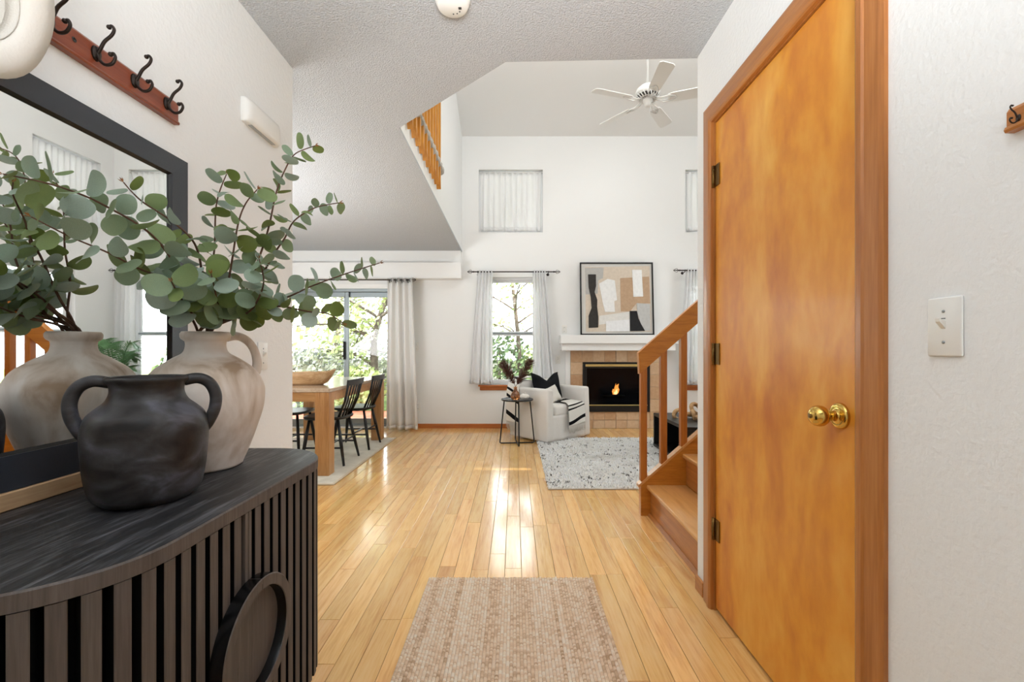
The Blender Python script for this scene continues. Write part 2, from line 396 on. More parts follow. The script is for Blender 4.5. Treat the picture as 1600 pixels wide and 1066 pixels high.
# walls
struct(B().box(XL-.12, XL, YF, 2.138, 0, ZC).build('wall_left', M_wall))
b = B(); wall_holes(b, 'x', XR, XR+.11, YF, 2.055, 0, ZC, [(1.09, 1.888, -.01, 2.06)])
struct(b.build('wall_right', M_wall))
struct(B().box(XL-.2, XR+.2, YF-.1, YF, 0, ZC).build('wall_front', M_wall))
b = B()
W_UL = (-.496, .39, 2.712, 3.58); W_UR = (2.365, 3.25, 2.712, 3.58)
W_LL = (-.43, .39, .60, 2.09); W_LR = (2.40, 3.20, .60, 2.09); W_SL = (-3.36, -1.50, .02, 1.94)
wall_holes(b, 'y', YB, YB+.16, XD-.1, XV+.1, 0, 5.6, [W_UL, W_UR, W_LL, W_LR, W_SL])
struct(b.build('wall_back', M_wall_s))
b = B(); W_RU = (5.15, 6.0, 2.712, 3.58); W_RL = (4.75, 5.65, .60, 2.09)
wall_holes(b, 'x', XV, XV+.14, 2.0, YB+.1, 0, 5.6, [W_RU, W_RL])
struct(b.build('wall_living_right', M_wall_s))
struct(B().box(XR+.002, XV+.1, 1.93, 2.055, 0, 5.6).build('wall_stair', M_wall_s))
struct(B().box(XD-.1, XD, 2.0, YB+.1, 0, 5.6).build('wall_dining_left', M_wall_s))
struct(B().box(XD-.1, XL-.121, 2.0, 2.138, 0, ZC).build('wall_dining_near', M_wall_s))
# low ceiling slab (textured) with its angled edge, upper floor build-up on top
poly = [(XL-.2, YF-.1), (XR+.11, YF-.1), (XR+.11, 2.055), (XR, 2.062), (-.042, 2.089), (-.70, 2.713), (-.725, YB), (XD, YB), (XD, 2.0), (XL-.2, 2.0)]
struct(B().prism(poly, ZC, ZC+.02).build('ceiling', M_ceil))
inner = [(XL-.2, YF-.1), (XR+.1, YF-.1), (XR+.1, 2.05), (-.044, 2.086), (-.702, 2.71), (-.727, YB-.001), (XD, YB-.001), (XD, 2.0), (XL-.2, 2.0)]
struct(B().prism(inner, ZC+.02, 2.72).build('ceiling_upper_floor', M_wall_s))
# walls above the low ceiling
def vwall(name, p0, p1, z0, z1, t):
    d = (Vector(p1)-Vector(p0)).normalized(); n = Vector((-d.y, d.x))*t
    q = [p0, p1, (p1[0]+n.x, p1[1]+n.y), (p0[0]+n.x, p0[1]+n.y)]
    return struct(B().prism(q, z0, z1).build(name, M_wall_s))
vwall('wall_above_entry', (XV, 2.055), (-.044, 2.086), 2.72, 5.6, -.09)
vwall('wall_loft_angle', (-.044, 2.086), (-.702, 2.71), 2.72, 5.6, -.09)
vwall('wall_loft', (-.715, 4.19), (-.727, YB), 2.72, 4.85, .09)
struct(B().box(XD, -.72, 2.1, 2.2, 2.72, 5.6).build('wall_loft_near', M_wall_s))
b = B(); q = [(2.0, vault(2.0)), (YB+.2, vault(YB+.2)), (YB+.2, vault(YB+.2)+.1), (2.0, vault(2.0)+.1)]
struct(b.prism(q, XD-.1, XV+.1, 'x').build('ceiling_vault', M_wall_s))
# boxed soffit over the sliding door
b = B(); b.box(XD, -.735, 6.11, YB, 2.262, ZC); b.box(XD, -.722, 6.03, YB, 2.05, 2.262)
struct(b.build('trim_soffit', M_white))
# baseboards
struct(B().box(-1.45, .60, YB-.014, YB, 0, .062, .003).build('baseboard_back', M_base))
struct(B().box(2.2, XV, YB-.014, YB, 0, .062, .003).build('baseboard_back_right', M_base))
struct(B().box(XR-.013, XR, 1.975, 2.055, 0, .066, .003).build('baseboard_right', M_caseY))
struct(B().box(XR-.013, XR, YF, 1.035, 0, .066, .003).build('baseboard_right_near', M_caseY))
struct(B().box(XL, XL+.013, YF, 2.138, 0, .066, .003).build('baseboard_left', M_caseY))

# ------------------------------------------------------------------ windows
def window(n, axis, w, at, double=True, drop=0):
    a0, a1, z0, z1 = w
    def bx(b, u0, u1, d0, d1, v0, v1, bev=.003):
        if axis == 'y': b.box(u0, u1, at+d0, at+d1, v0, v1, bev)
        else: b.box(at+d0, at+d1, u0, u1, v0, v1, bev)
    root = struct(empty('window_%d' % n, ((a0+a1)/2, at, z0) if axis == 'y' else (at, (a0+a1)/2, z0)))
    b = B(); t = .035
    bx(b, a0, a0+t, .05, .12, z0, z1); bx(b, a1-t, a1, .05, .12, z0, z1); bx(b, a0+t, a1-t, .05, .12, z0, z0+t); bx(b, a0+t, a1-t, .05, .12, z1-t, z1)
    b.build('frame', M_vinyl, root)
    zm = z0+(z1-z0)*.477 if double else None
    for (v0, v1, d) in ([(z0+t, zm, .06), (zm, z1-t, .085)] if double else [(z0+t, z1-t, .07)]):
        b = B(); s = .032
        bx(b, a0+t, a0+t+s, d, d+.022, v0, v1); bx(b, a1-t-s, a1-t, d, d+.022, v0, v1)
        bx(b, a0+t+s, a1-t-s, d, d+.022, v0, v0+s); bx(b, a0+t+s, a1-t-s, d, d+.022, v1-s, v1)
        so = b.build('sash', M_vinyl, root)
        b = B(); bx(b, a0+t+s-.002, a1-t-s+.002, d+.009, d+.013, v0+s-.002, v1-s+.002, 0); b.build('glass_pane', M_glass, so)
    if double:
        b = B(); bx(b, a0+t, a1-t, .055, .083, zm-.012, zm+.012); lab(b.build('meeting_rail', M_alu, root), 'grey meeting rail')
        b = B(); bx(b, a0-.07, a1+.07, -.06, .05, z0-.02, z0, .004); bx(b, a0-.05, a1+.05, -.018, 0, z0-.075, z0-.02, .004)
        lab(b.build('sill', M_base if axis == 'y' else M_caseY, root), 'orange wooden window sill with apron')
    return root
window(1, 'y', W_LL, YB); window(2, 'y', W_LR, YB); window(3, 'y', W_UL, YB, False); window(4, 'y', W_UR, YB, False)
window(5, 'x', W_RL, XV); window(6, 'x', W_RU, XV, False)
# sliding glass door
sl = struct(empty('door_2', (-2.43, YB, 0)))
a0, a1, z0, z1 = W_SL
b = B(); b.box(a0, a1, YB+.02, YB+.13, z1-.05, z1, .004); b.box(a0, a0+.045, YB+.02, YB+.13, z0, z1-.05, .004); b.box(a1-.045, a1, YB+.02, YB+.13, z0, z1-.05, .004); b.box(a0, a1, YB+.02, YB+.13, 0, z0+.02, .004)
b.build('frame', M_alu, sl)
b = B(); b.box(a0, a1, YB-.012, YB, z1-.01, z1+.055, .003); lab(b.build('head_trim', M_white, sl), 'white head trim')
for (u0, u1, d) in ((a0+.045, -2.31, .04), (-2.40, a1-.045, .085)):
    b = B(); s = .052
    b.box(u0, u0+s, YB+d, YB+d+.03, .04, z1-.05, .004); b.box(u1-s, u1, YB+d, YB+d+.03, .04, z1-.05, .004)
    b.box(u0+s, u1-s, YB+d, YB+d+.03, .04, .12, .004); b.box(u0+s, u1-s, YB+d, YB+d+.03, z1-.12, z1-.05, .004)
    so = b.build('sliding_panel', M_alu, sl)
    B().box(u0+s-.003, u1-s+.003, YB+d+.012, YB+d+.017, .117, z1-.117).build('glass_pane', M_glass, so)
b = B(); b.box(-2.375, -2.35, YB+.0, YB+.04, .95, 1.2, .006); lab(b.build('pull_handle', M_black, sl), 'dark pull handle')

# ------------------------------------------------------------------ closet door in the right wall
d1 = struct(empty('door_1', (XR, 1.49, 0)))
B().box(XR+.004, XR+.04, 1.097, 1.879, .012, 2.0475, .0025).build('door_slab', M_door, d1)
def casing_prof(w):   # stepped profile: (across, proud)
    return [(0, 0), (w, 0), (w, .010), (w-.012, .013), (w-.05, .016), (w-.055, .020), (.012, .020), (.004, .016), (0, .012)]
CW = .082
for kind in ('left', 'right', 'head'):
    pr = casing_prof(CW); n = len(pr); lo = []; hi = []
    for a, p in pr:
        x = XR-p
        if kind == 'left': lo.append((x, 1.888+a, 0)); hi.append((x, 1.888+a, 2.056+a))
        elif kind == 'right': lo.append((x, 1.089-a, 0)); hi.append((x, 1.089-a, 2.056+a))
        else: lo.append((x, 1.089-a, 2.056+a)); hi.append((x, 1.888+a, 2.056+a))
    b = B(); b.add(lo+hi, [tuple(range(n)), tuple(range(n, 2*n))]+[(k, (k+1) % n, n+(k+1) % n, n+k) for k in range(n)])
    b.build('casing', M_caseY if kind == 'head' else M_case, d1)
b = B(); b.box(XR, XR+.11, 1.0805, 1.0945, 0, 2.06); b.box(XR, XR+.11, 1.8825, 1.8975, 0, 2.06); b.box(XR, XR+.11, 1.0945, 1.8825, 2.051, 2.066); b.box(XR+.042, XR+.055, 1.0945, 1.8825, 0, 2.05)
b.build('jamb', M_case, d1)
for h in (1.822, 1.078, .344):
    b = B(); b.tube([(XR-.005, 1.881, h-.045), (XR-.005, 1.881, h+.045)], .0065, 10); b.box(XR-.001, XR+.003, 1.84, 1.893, h-.044, h+.044)
    for k in range(4): b.tube([(XR-.005, 1.881, h-.027+k*.018-.001), (XR-.005, 1.881, h-.027+k*.018+.001)], .0075, 10)
    lab(b.build('hinge', M_abrass, d1), 'aged brass hinge')
K = Matrix.Translation((XR+.004, 1.160, .926)) @ Matrix.Rotation(-pi/2, 4, 'Y')
b = B(); b.lathe([(.034, 0), (.034, .004), (.031, .009), (.024, .011), (.021, .010), (.014, .014), (.0125, .016), (.0125, .034), (.016, .036), (.022, .041), (.0265, .049), (.0275, .057), (.0255, .066), (.020, .073), (.012, .077), (0, .078)], M=K, n=36)
kn = lab(b.build('door_knob', M_brass, d1), 'polished brass knob on a round rose')
B().lathe([(.006, .0775), (.006, .0795), (0, .0798)], M=K, n=16).build('lock_button', M_abrass, kn)
lab(B().box(XR+.002, XR+.006, 1.0925, 1.0975, .885, .955).build('latch_plate', M_iron, d1), 'dark latch plate')

# light switches and outlets
def plate(name, c, axis, label, cat, kind, group=None, w=.07, h=.115):
    """axis: outward normal '+x','-x','-y'"""
    root = empty(name, c, label, cat, group)
    M = {'-x': Matrix.Rotation(-pi/2, 4, 'Z'), '+x': Matrix.Rotation(pi/2, 4, 'Z'), '-y': Matrix.Identity(4)}[axis]
    B().box(-w/2, w/2, -.006, 0, -h/2, h/2, .003, 2, M).build('cover_plate', M_plast, root, False)
    if kind == 'switch':
        bb = B(); bb.prism([(-.006, 0.002), (-.006, .011), (-.019, .016), (-.018, .010), (-.006, -.004)], -.0045, .0045, 'x', M=M); bb.build('toggle', M_plast, root, False)
        for s in (-1, 1): lab(B().lathe([(.003, 0), (.003, .0012), (0, .0016)], M=M @ Matrix.Translation((0, -.0058, s*.03)) @ Matrix.Rotation(pi/2, 4, 'X'), n=10).build('screw', M_alu, root, False), 'small metal screw')
        lab(B().box(-.004, .004, -.0068, -.005, .0155, .017, 0, 1, M).build('toggle_slot', M_slot, root, False), 'dark slot above toggle')
    else:
        for s in (-1, 1):
            bb = B(); bb.box(-.0165, .0165, -.0085, -.005, s*.026-.013, s*.026+.013, .004, 2, M); so = bb.build('socket', M_plast, root, False)
            bb = B(); bb.box(-.007, -.005, -.0092, -.008, s*.026-.004, s*.026+.005, 0, 1, M); bb.box(.005, .007, -.0092, -.008, s*.026-.004, s*.026+.005, 0, 1, M); lab(bb.build('slots', M_slot, so, False), 'dark slots')
    return root
plate('light_switch', (XR, .871, 1.1425), '-x', 'white toggle light switch on the wall right of the closet door', 'switch', 'switch')
plate('light_switch', (XL, 1.88, 1.07), '+x', 'white switch plate on the left wall behind the jug handle', 'switch', 'switch')
plate('light_switch', (-1.36, YB, 1.13), '-y', 'white switch plate on the far wall right of the long dining curtain', 'switch', 'switch')
plate('wall_outlet', (-1.335, YB, .30), '-y', 'white outlet low on the far wall beside the long dining curtain', 'outlet', 'outlet')
plate('light_switch', (.60, YB, .95), '-y', 'white switch plate beside the fireplace just under the mantel end', 'switch', 'switch')
plate('wall_outlet', (.69, YB, 1.37), '-y', 'white outlet plate just above the left end of the mantel', 'outlet', 'outlet')

# door chime box on left wall
ch = empty('door_chime', (XL, 1.86, 1.985), 'white plastic chime box high on the left wall near the ceiling corner', 'chime')
def chime_sec(t):  # rounded cover
    return t
b = B(); prof = [(0, 1.985), (.022, 1.985), (.029, 1.990), (.034, 2.003), (.036, 2.03), (.034, 2.062), (.028, 2.076), (.018, 2.082), (0, 2.082)]
vs = []; secs = [(1.735, .25), (1.737, .62), (1.745, .86), (1.760, 1), (1.955, 1), (1.970, .86), (1.978, .62), (1.980, .25)]
for y, k in secs:
    for p, z in prof: vs.append((XL+p*k, y, 2.033+(z-2.033)*(.9+.1*k)))
n = len(prof); fs = [(i*n+j, i*n+j+1, (i+1)*n+j+1, (i+1)*n+j) for i in range(len(secs)-1) for j in range(n-1)]+[tuple(range(n)), tuple((len(secs)-1)*n+j for j in range(n))]
b.add(vs, fs, True); b.build('cover', M_plast, ch)
for k in range(3):
    lab(B().box(XL+.007+k*.006, XL+.009+k*.006, 1.77, 1.945, 1.9835, 1.986).build('sound_slot', M_alu, ch), 'grey sound slot')

# smoke detector
sd = empty('smoke_detector', (-.237, 1.715, ZC), 'round white smoke detector on the textured entry ceiling', 'smoke detector')
B().lathe([(.067, 0), (.067, -.008), (.064, -.012), (.058, -.028), (.052, -.033), (0, -.034)][::-1], (-.237, 1.715, ZC), 40).build('housing', M_plast, sd)
lab(B().box(-.215, -.203, 1.708, 1.720, ZC-.0355, ZC-.0335, .001).build('test_button', M_slot, sd), 'grey square test button')
for k in range(3):
    q = .6+k*.5; lab(B().lathe([(.0028, 0), (.0028, -.002), (0, -.0022)], (-.237+.03*math.cos(q), 1.715+.03*math.sin(q), ZC-.0325), 8).build('vent_hole', M_slot, sd), 'small dark vent hole')

# ------------------------------------------------------------------ staircase
st = empty('staircase', (.86, 2.5, 0), 'oak staircase rising right beyond the white wall with square balusters', 'staircase')
rise, run, sy0, sy1 = .205, .235, 2.06, 2.945
for i in range(9):
    xr = .893+i*run; zt = rise*(i+1)
    B().box(xr, xr+.018, sy0, sy1, rise*i, zt-.027).build('riser', M_caseY, st)
    B().box(xr-.026, xr+run+.002, sy0, sy1, zt-.027, zt, .008, 3).build('tread', M_tread, st)
    b = B(); b.prism([(xr-.014, zt-.027), (xr, zt-.027), (xr, zt-.045), (xr-.006, zt-.043)], sy0, sy1, 'y'); b.build('cove_trim', M_caseY, st)
lab(B().prism([(.893, 0), (.876, 0), (.876, .008), (.888, .02), (.893, .02)], sy0, sy1, 'y').build('shoe_trim', M_caseY, st), 'small wooden shoe moulding at the foot')
sl_ = rise/run
def stz(x): return .205+(x-.83)*sl_
b = B(); b.prism([(.83, 0), (3.0, 0), (3.0, stz(3.0)), (.83, stz(.83))], sy1, sy1+.045, 'y'); b.build('stringer', M_rail, st)
b = B(); b.prism([(.815, stz(.815)-.005), (3.0, stz(3.0)-.005), (3.0, stz(3.0)+.014), (.815, stz(.815)+.014)], sy1-.006, sy1+.05, 'y'); b.build('stringer_cap', M_tread, st)
def rl0(x): return .94+(x-.83)*sl_
b = B(); b.prism([(.822, rl0(.822)), (3.0, rl0(3.0)), (3.0, rl0(3.0)+.165), (.815, rl0(.815)+.145)], sy1-.0, sy1+.045, 'y'); b.build('handrail', M_rail, st)
for k in range(13):
    x = .852+k*.132; b = B(); b.box(x-.021, x+.021, sy1+.002, sy1+.043, stz(x)+.0, rl0(x)+.03, .003); b.build('baluster', M_bal, st)

# ------------------------------------------------------------------ loft railing seen from below
M_lbal = wood('loft_baluster_oak', [(186, 116, 38), (208, 140, 52), (222, 160, 72)], (30, 30, 2), .4, bump=.02)
lr = empty('loft_railing', (-.68, 3.5, 2.54), 'row of orange oak balusters with pointed ends along the loft edge', 'railing')
for k in range(10):
    y = 2.90+k*.122; b = B(); w = .019
    vs = [(-.698, y-w, 2.60), (-.660, y-w, 2.60), (-.660, y+w, 2.53), (-.698, y+w, 2.53), (-.698, y-w, 3.55), (-.660, y-w, 3.55), (-.660, y+w, 3.55), (-.698, y+w, 3.55)]
    b.add(vs, [(0, 3, 2, 1), (4, 5, 6, 7), (0, 1, 5, 4), (1, 2, 6, 5), (2, 3, 7, 6), (3, 0, 4, 7)]); b.build('baluster', M_lbal, lr)
lab(B().box(-.715, -.645, 2.75, 4.185, 3.55, 3.60, .006).build('handrail', M_caseY, lr), 'oak handrail on top of the balusters')
b = B()
b.tube([(-.682+.006*math.sin(k*1.7), 2.75+k*.03, 2.745+.004*math.sin(k*2.3)) for k in range(48)], [.034+.003*math.sin(k*1.5) for k in range(48)], 8)
b.box(XD, -.70, 2.2, 4.15, 2.72, 2.75)
struct(b.build('trim_loft_carpet_edge', M_carpet))

# ------------------------------------------------------------------ ceiling fan
FX, FY, FZ = 1.307, 4.4, 3.60
fan = empty('ceiling_fan', (FX, FY, FZ), 'white five-bladed ceiling fan hanging from the vaulted ceiling on a long rod', 'ceiling fan')
b = B(); b.tube([(FX, FY, FZ+.09), (FX, FY, vault(FY)+.02)], .012, 12); b.lathe([(.07, 0), (.06, .05), (.02, .07)], (FX, FY, vault(FY)-.06), 24); b.build('downrod', M_fan, fan)
b = B(); b.lathe([(.0, .09), (.03, .088), (.07, .075), (.105, .045), (.118, .01), (.115, -.01), (.105, -.02)][::-1], (FX, FY, FZ), 36); mt = b.build('motor_housing', M_fan, fan)
B().lathe([(.0, -.045), (.06, -.043), (.098, -.03), (.105, -.018)], (FX, FY, FZ), 36).build('vent_dish', M_fandark, mt)
b = B()
for k in range(20):
    q = 2*pi*k/20; b.tube([(FX+.112*math.cos(q), FY+.112*math.sin(q), FZ-.012), (FX+.085*math.cos(q+.15), FY+.085*math.sin(q+.15), FZ-.046), (FX+.045*math.cos(q), FY+.045*math.sin(q), FZ-.052)], .006, 5)
b.lathe([(.09, -.05), (.085, -.055), (.08, -.05)], (FX, FY, FZ), 30, cap=False)
b.build('filigree_grille', M_fan, mt)
B().lathe([(0, -.125), (.022, -.122), (.032, -.105), (.034, -.085), (.045, -.075), (.048, -.05), (.04, -.04)], (FX, FY, FZ), 28).build('switch_cap', M_fan, fan)
B().tube([(FX+.02, FY, FZ-.11), (FX+.022, FY, FZ-.19)], .0025, 5).build('pull_chain', M_fan, fan)
for k in range(5):
    q = math.radians(54+72*k); Mb = Matrix.Translation((FX, FY, FZ-.065)) @ Matrix.Rotation(q, 4, 'Z') @ Matrix.Rotation(math.radians(-14), 4, 'X')
    pts = [(.19, -.045), (.23, -.056), (.54, -.068), (.575, -.066), (.592, -.045), (.592, .045), (.575, .066), (.54, .068), (.23, .056), (.19, .045)]
    bo = B().prism(pts, -.004, .004, 'z', M=Mb).build('blade', M_fan, fan)
    b = B()
    for s in (-1, 1): b.tube([Mb @ Vector(p) for p in ((.08, s*.012, .006), (.15, s*.034, -.012), (.20, s*.040, -.009), (.25, s*.02, -.008), (.27, 0, -.008))], .006, 6)
    b.tube([Mb @ Vector(p) for p in ((.10, 0, -.012), (.18, .012, -.010), (.22, -.012, -.010), (.27, 0, -.008))], .005, 6)
    b.build('blade_bracket', M_fan, bo)

# ------------------------------------------------------------------ fireplace
fp = empty('fireplace', (1.395, YB, 0), 'tiled fireplace with black glass firebox and a small flame under the mantel', 'fireplace')
B().box(.771, 2.02, YB-.018, YB, 0, 1.075).build('grout_backing', M_grout, fp)
tx = [.771+i*.1561 for i in range(9)]; FB = (.939, 1.86, .232, .914)
rows = [(0, .116), (.116, .232)]+[(.232+i*.1705, .232+(i+1)*.1705) for i in range(4)]+[(.914, 1.075)]
for zi, (r0, r1) in enumerate(rows):
    cols = [(tx[i], tx[i+1]) for i in range(8)] if (r1 <= .233 or r0 >= .91) else [(.771, FB[0]), (FB[1], 2.02)]
    for c0, c1 in cols:
        b = B(); b.cur = R.random(); b.box(c0+.002, c1-.002, YB-.030+R.uniform(-.0008, .0008), YB-.018, r0+.002, r1-.002, .0015); b.build('tile', M_tile, fp)
x0, x1, z0, z1 = FB; yf = YB-.05
b = B(); b.box(x0, x1, yf, YB-.018, z1-.03, z1, .003); b.box(x0, x0+.05, yf, YB-.018, z0, z1-.03, .003); b.box(x1-.05, x1, yf, YB-.018, z0, z1-.03, .003); b.box(x0+.05, x1-.05, yf, YB-.018, z0, z0+.085, .003); b.box(x0+.05, x1-.05, yf+.004, YB-.018, z1-.085, z1-.05, .002)
b.build('firebox_frame', M_fb, fp)
for (h0, h1) in ((z1-.06, z1-.028), (z0+.085, z0+.098)):
    lab(B().box(x0+.035, x1-.035, yf-.006, yf+.01, h0, h1, .003).build('brass_trim', plain('satin_brass', (222, 200, 130), .35, .55), fp), 'polished brass strip')
B().box(x0+.05, x1-.05, YB-.024, YB-.018, z0+.085, z1-.085).build('firebox_glass', M_fglass, fp)
b = B()
for k in range(3): b.tube([(1.22+k*.1, yf+.018, .445), (1.36+k*.08, yf+.02, .452+.012*(k % 2))], [.016, .014], 7)
lab(b.build('log', M_dark, fp), 'charred log behind glass')
M_flame = emis('flame', (255, 150, 60), 1.0); M_flame2 = emis('flame_core', (255, 205, 140), 1.2)
fx, fz = 1.392, .47
def flame(sc, dy, m):
    pts = [(-.05, .0), (-.065, .05), (-.05, .10), (-.03, .085), (-.02, .13), (.005, .20), (.0, .15), (.03, .175), (.055, .19), (.045, .13), (.065, .085), (.05, .03), (.02, 0)]
    vs = [(fx+p*sc, yf+.016+dy, fz+q*sc) for p, q in pts]; n = len(vs)
    c0 = (fx, yf+.006+dy, fz+.06*sc); c1 = (fx, yf+.026+dy, fz+.06*sc)
    return B().add(vs+[c0, c1], [(i, (i+1) % n, n) for i in range(n)]+[((i+1) % n, i, n+1) for i in range(n)], False).build('flame', m, fp)
lab(flame(.78, 0, M_flame), 'orange flame'); lab(flame(.42, -.006, M_flame2), 'pale inner flame')
mn = empty('mantel_shelf', (1.40, YB, 1.074), 'white stepped wooden mantel shelf above the tiled fireplace', 'mantel')
B().box(.615, 2.185, 5.98, YB, 1.169, 1.284, .004).build('shelf_board', M_white, mn)
B().box(.632, 2.168, 6.02, YB, 1.074, 1.169, .004).build('lower_moulding', M_white, mn)
B().box(.70, .771, YB-.022, YB, 0, 1.074, .003).build('side_panel', M_white, mn)
B().box(2.02, 2.09, YB-.022, YB, 0, 1.074, .003).build('side_panel', M_white, mn)

# framed abstract picture leaning on the mantel
ar = empty('framed_art', (1.395, 6.06, 1.284), 'square abstract collage picture in a thin black frame leaning on the mantel', 'picture')
AM = Matrix.Translation((.895, 6.085, 1.284)) @ Matrix.Rotation(math.radians(-4), 4, 'X')
aw, ah = 1.0, 1.0
b = B(); t = .018
b.box(0, aw, -.02, .01, 0, t, .002, 1, AM); b.box(0, aw, -.02, .01, ah-t, ah, .002, 1, AM); b.box(0, t, -.02, .01, t, ah-t, .002, 1, AM); b.box(aw-t, aw, -.02, .01, t, ah-t, .002, 1, AM)
lab(b.build('frame', M_black, ar), 'thin black frame')
cv = B().box(t, aw-t, -.006, .006, t, ah-t, 0, 1, AM).build('canvas', plain('canvas', (208, 206, 200), .8, bump=.1, bscale=300), ar)
def patch(pts, c, k, nm='collage_patch'):
    q = [((x-783)/467*aw, (512-y)/462*ah) for x, y in pts]
    B().prism(q, -.006-.0012*k, -.0055, 'y', M=AM).build(nm, plain('paper_%d' % k, c, .85, var=5, vscale=30), cv)
P_ = [([(815, 80), (1230, 72), (1232, 490), (818, 492)], (214, 200, 182)),
      ([(815, 85), (935, 82), (930, 150), (900, 165), (895, 250), (818, 255)], (184, 182, 177)),
      ([(1040, 150), (1225, 140), (1228, 312), (1140, 312), (1100, 362), (1040, 362)], (188, 158, 128)),
      ([(905, 390), (1095, 365), (1097, 420), (900, 447)], (226, 224, 218)),
      ([(905, 185), (960, 155), (1005, 165), (1018, 290), (1000, 298), (1003, 366), (940, 366), (925, 300)], (236, 236, 234)),
      ([(1117, 97), (1178, 97), (1184, 268), (1122, 270)], (238, 238, 236)),
      ([(945, 425), (1095, 414), (1095, 489), (945, 489)], (236, 236, 236)),
      ([(835, 127), (885, 127), (885, 200), (875, 240), (892, 290), (890, 330), (897, 400), (895, 464), (835, 467), (835, 390), (855, 340), (850, 270), (838, 210)], (50, 46, 43)),
      ([(1143, 310), (1226, 316), (1226, 482), (1192, 485), (1160, 430), (1145, 370)], (192, 192, 189)),
      ([(1097, 360), (1142, 360), (1150, 405), (1168, 445), (1191, 486), (1097, 487)], (26, 26, 28))]
for k, (pts, c) in enumerate(P_): patch(pts, c, k+1)

# ------------------------------------------------------------------ curtains and rods
def curtain(name, xa, xb, y, z0, z1, folds, amp, mat, label, group=None, xa1=None, xb1=None, grommets=0, seed=1):
    """xa..xb at the top, xa1..xb1 at the bottom"""
    rr = random.Random(seed); xa1 = xa if xa1 is None else xa1; xb1 = xb if xb1 is None else xb1
    ph = [rr.uniform(-.4, .4) for _ in range(folds+1)]; am = [rr.uniform(.6, 1.15) for _ in range(folds+1)]
    root = empty(name, ((xa1+xb1)/2, y, z0), label, 'curtain', group)
    def fn(u, v):
        k = min(int(u*folds), folds-1); f = u*folds-k
        a = am[k]*(1-f)+am[k+1]*f; p = ph[k]*(1-f)+ph[k+1]*f
        x = (xa+(xb-xa)*u)*v+(xa1+(xb1-xa1)*u)*(1-v)
        yy = y+amp*a*math.sin(2*pi*folds*u+p*(1-v)*1.2)+.25*amp*math.sin(5.3*pi*folds*u*.37+3*v)*(1-v)
        return (x+.012*math.sin(2*pi*folds*u*.5+2)*(1-v), yy, z0+(z1-z0)*v+(.004*math.sin(9*u) if v == 0 else 0))
    o = B().grid(fn, folds*10, 16).build('panel', mat, root); solid(o, .0025)
    b = B(); ys = lambda u: fn(u, 0)
    b.grid(lambda u, v: (fn(u, 0)[0], fn(u, 0)[1]-.004, z0+.002+.05*v), folds*10, 1); ho = b.build('hem', mat, root); solid(ho, .002)
    for k in range(grommets):
        u = (k+.5)/grommets; p = Vector(fn(u, .985)); 
        b = B(); b.tube([(p.x+.004*math.cos(q), p.y-.006, p.z-.03+.018*math.sin(q)) if False else (p.x, p.y+.018*math.cos(q), z1-.035+.02*math.sin(q)) for q in [2*pi*i/14 for i in range(14)]], .004, 6, closed=True)
        lab(b.build('grommet', M_iron, root), 'dark metal grommet')
    return root
def rod(x0, x1, y, z, label, brackets):
    root = empty('curtain_rod', ((x0+x1)/2, y, z), label, 'curtain rod')
    B().tube([(x0+.09, y, z), (x1-.09, y, z)], .008, 10).build('pole', M_iron, root)
    for s, e in ((-1, x0), (1, x1)):
        b = B(); M = Matrix.Translation((e-s*.09, y, z)) @ Matrix.Rotation(s*pi/2, 4, 'Y')
        b.lathe([(.009, 0), (.014, .004), (.009, .010), (.007, .02), (.012, .024), (.007, .028)], M=M, n=14)
        for q in range(4):   # open leaf-shaped cage finial
            a = q*pi/2; b.tube([M @ Vector((math.cos(a)*r, math.sin(a)*r, h)) for r, h in ((.004, .028), (.024, .042), (.022, .056), (.010, .078), (.0, .090))], .003, 6)
        b.tube([M @ Vector((0, 0, .028)), M @ Vector((0, 0, .09))], .003, 6)
        lab(b.build('finial', M_iron, root), 'dark leaf-shaped finial')
    for x in brackets:
        b = B(); b.tube([(x, y, z-.012), (x, y+.03, z-.02), (x, YB, z-.02)], .005, 8); b.tube([(x, y, z+.011), (x, y-.011, z), (x, y, z-.011)], .004, 6); b.lathe([(.02, 0), (.018, .006), (.008, .01)], M=Matrix.Translation((x, YB, z-.02)) @ Matrix.Rotation(pi/2, 4, 'X'), n=14)
        b.build('bracket', M_iron, root)
    return root
rod(-.64, .62, 6.09, 2.145, 'dark iron curtain rod with leaf finials above the window left of the fireplace', (-.50, .46))
curtain('curtain', -.50, -.30, 6.09, .62, 2.165, 5, .022, M_sheer, 'white sheer curtain on the left side of the window behind the armchair', 'sheer curtains on the lower windows', -.625, -.285, seed=2)
curtain('curtain', .245, .42, 6.09, .62, 2.165, 5, .022, M_sheer, 'white sheer curtain on the right side of the window behind the armchair', 'sheer curtains on the lower windows', .235, .55, seed=3)
rod(2.16, 3.43, 6.09, 2.165, 'dark iron curtain rod above the far window right of the fireplace', (2.32, 3.30))
curtain('curtain', 2.33, 2.49, 6.09, .62, 2.185, 4, .022, M_sheer, 'white sheer curtain right of the fireplace, beside the stair handrail', 'sheer curtains on the lower windows', 2.22, 2.50, seed=4)
curtain('curtain', 3.08, 3.30, 6.09, .62, 2.185, 4, .022, M_sheer, 'white sheer curtain nearest the right corner of the living room', 'sheer curtains on the lower windows', 3.08, 3.36, seed=5)
rod(-3.55, -1.32, 6.0, 2.022, 'dark curtain rod under the white soffit above the sliding glass door', (-3.3, -1.45))
curtain('curtain', -1.70, -1.37, 6.0, .02, 2.045, 4, .042, M_curt, 'long ivory floor-length curtain with dark grommets beside the sliding glass door', None, -1.73, -1.30, grommets=8, seed=6)
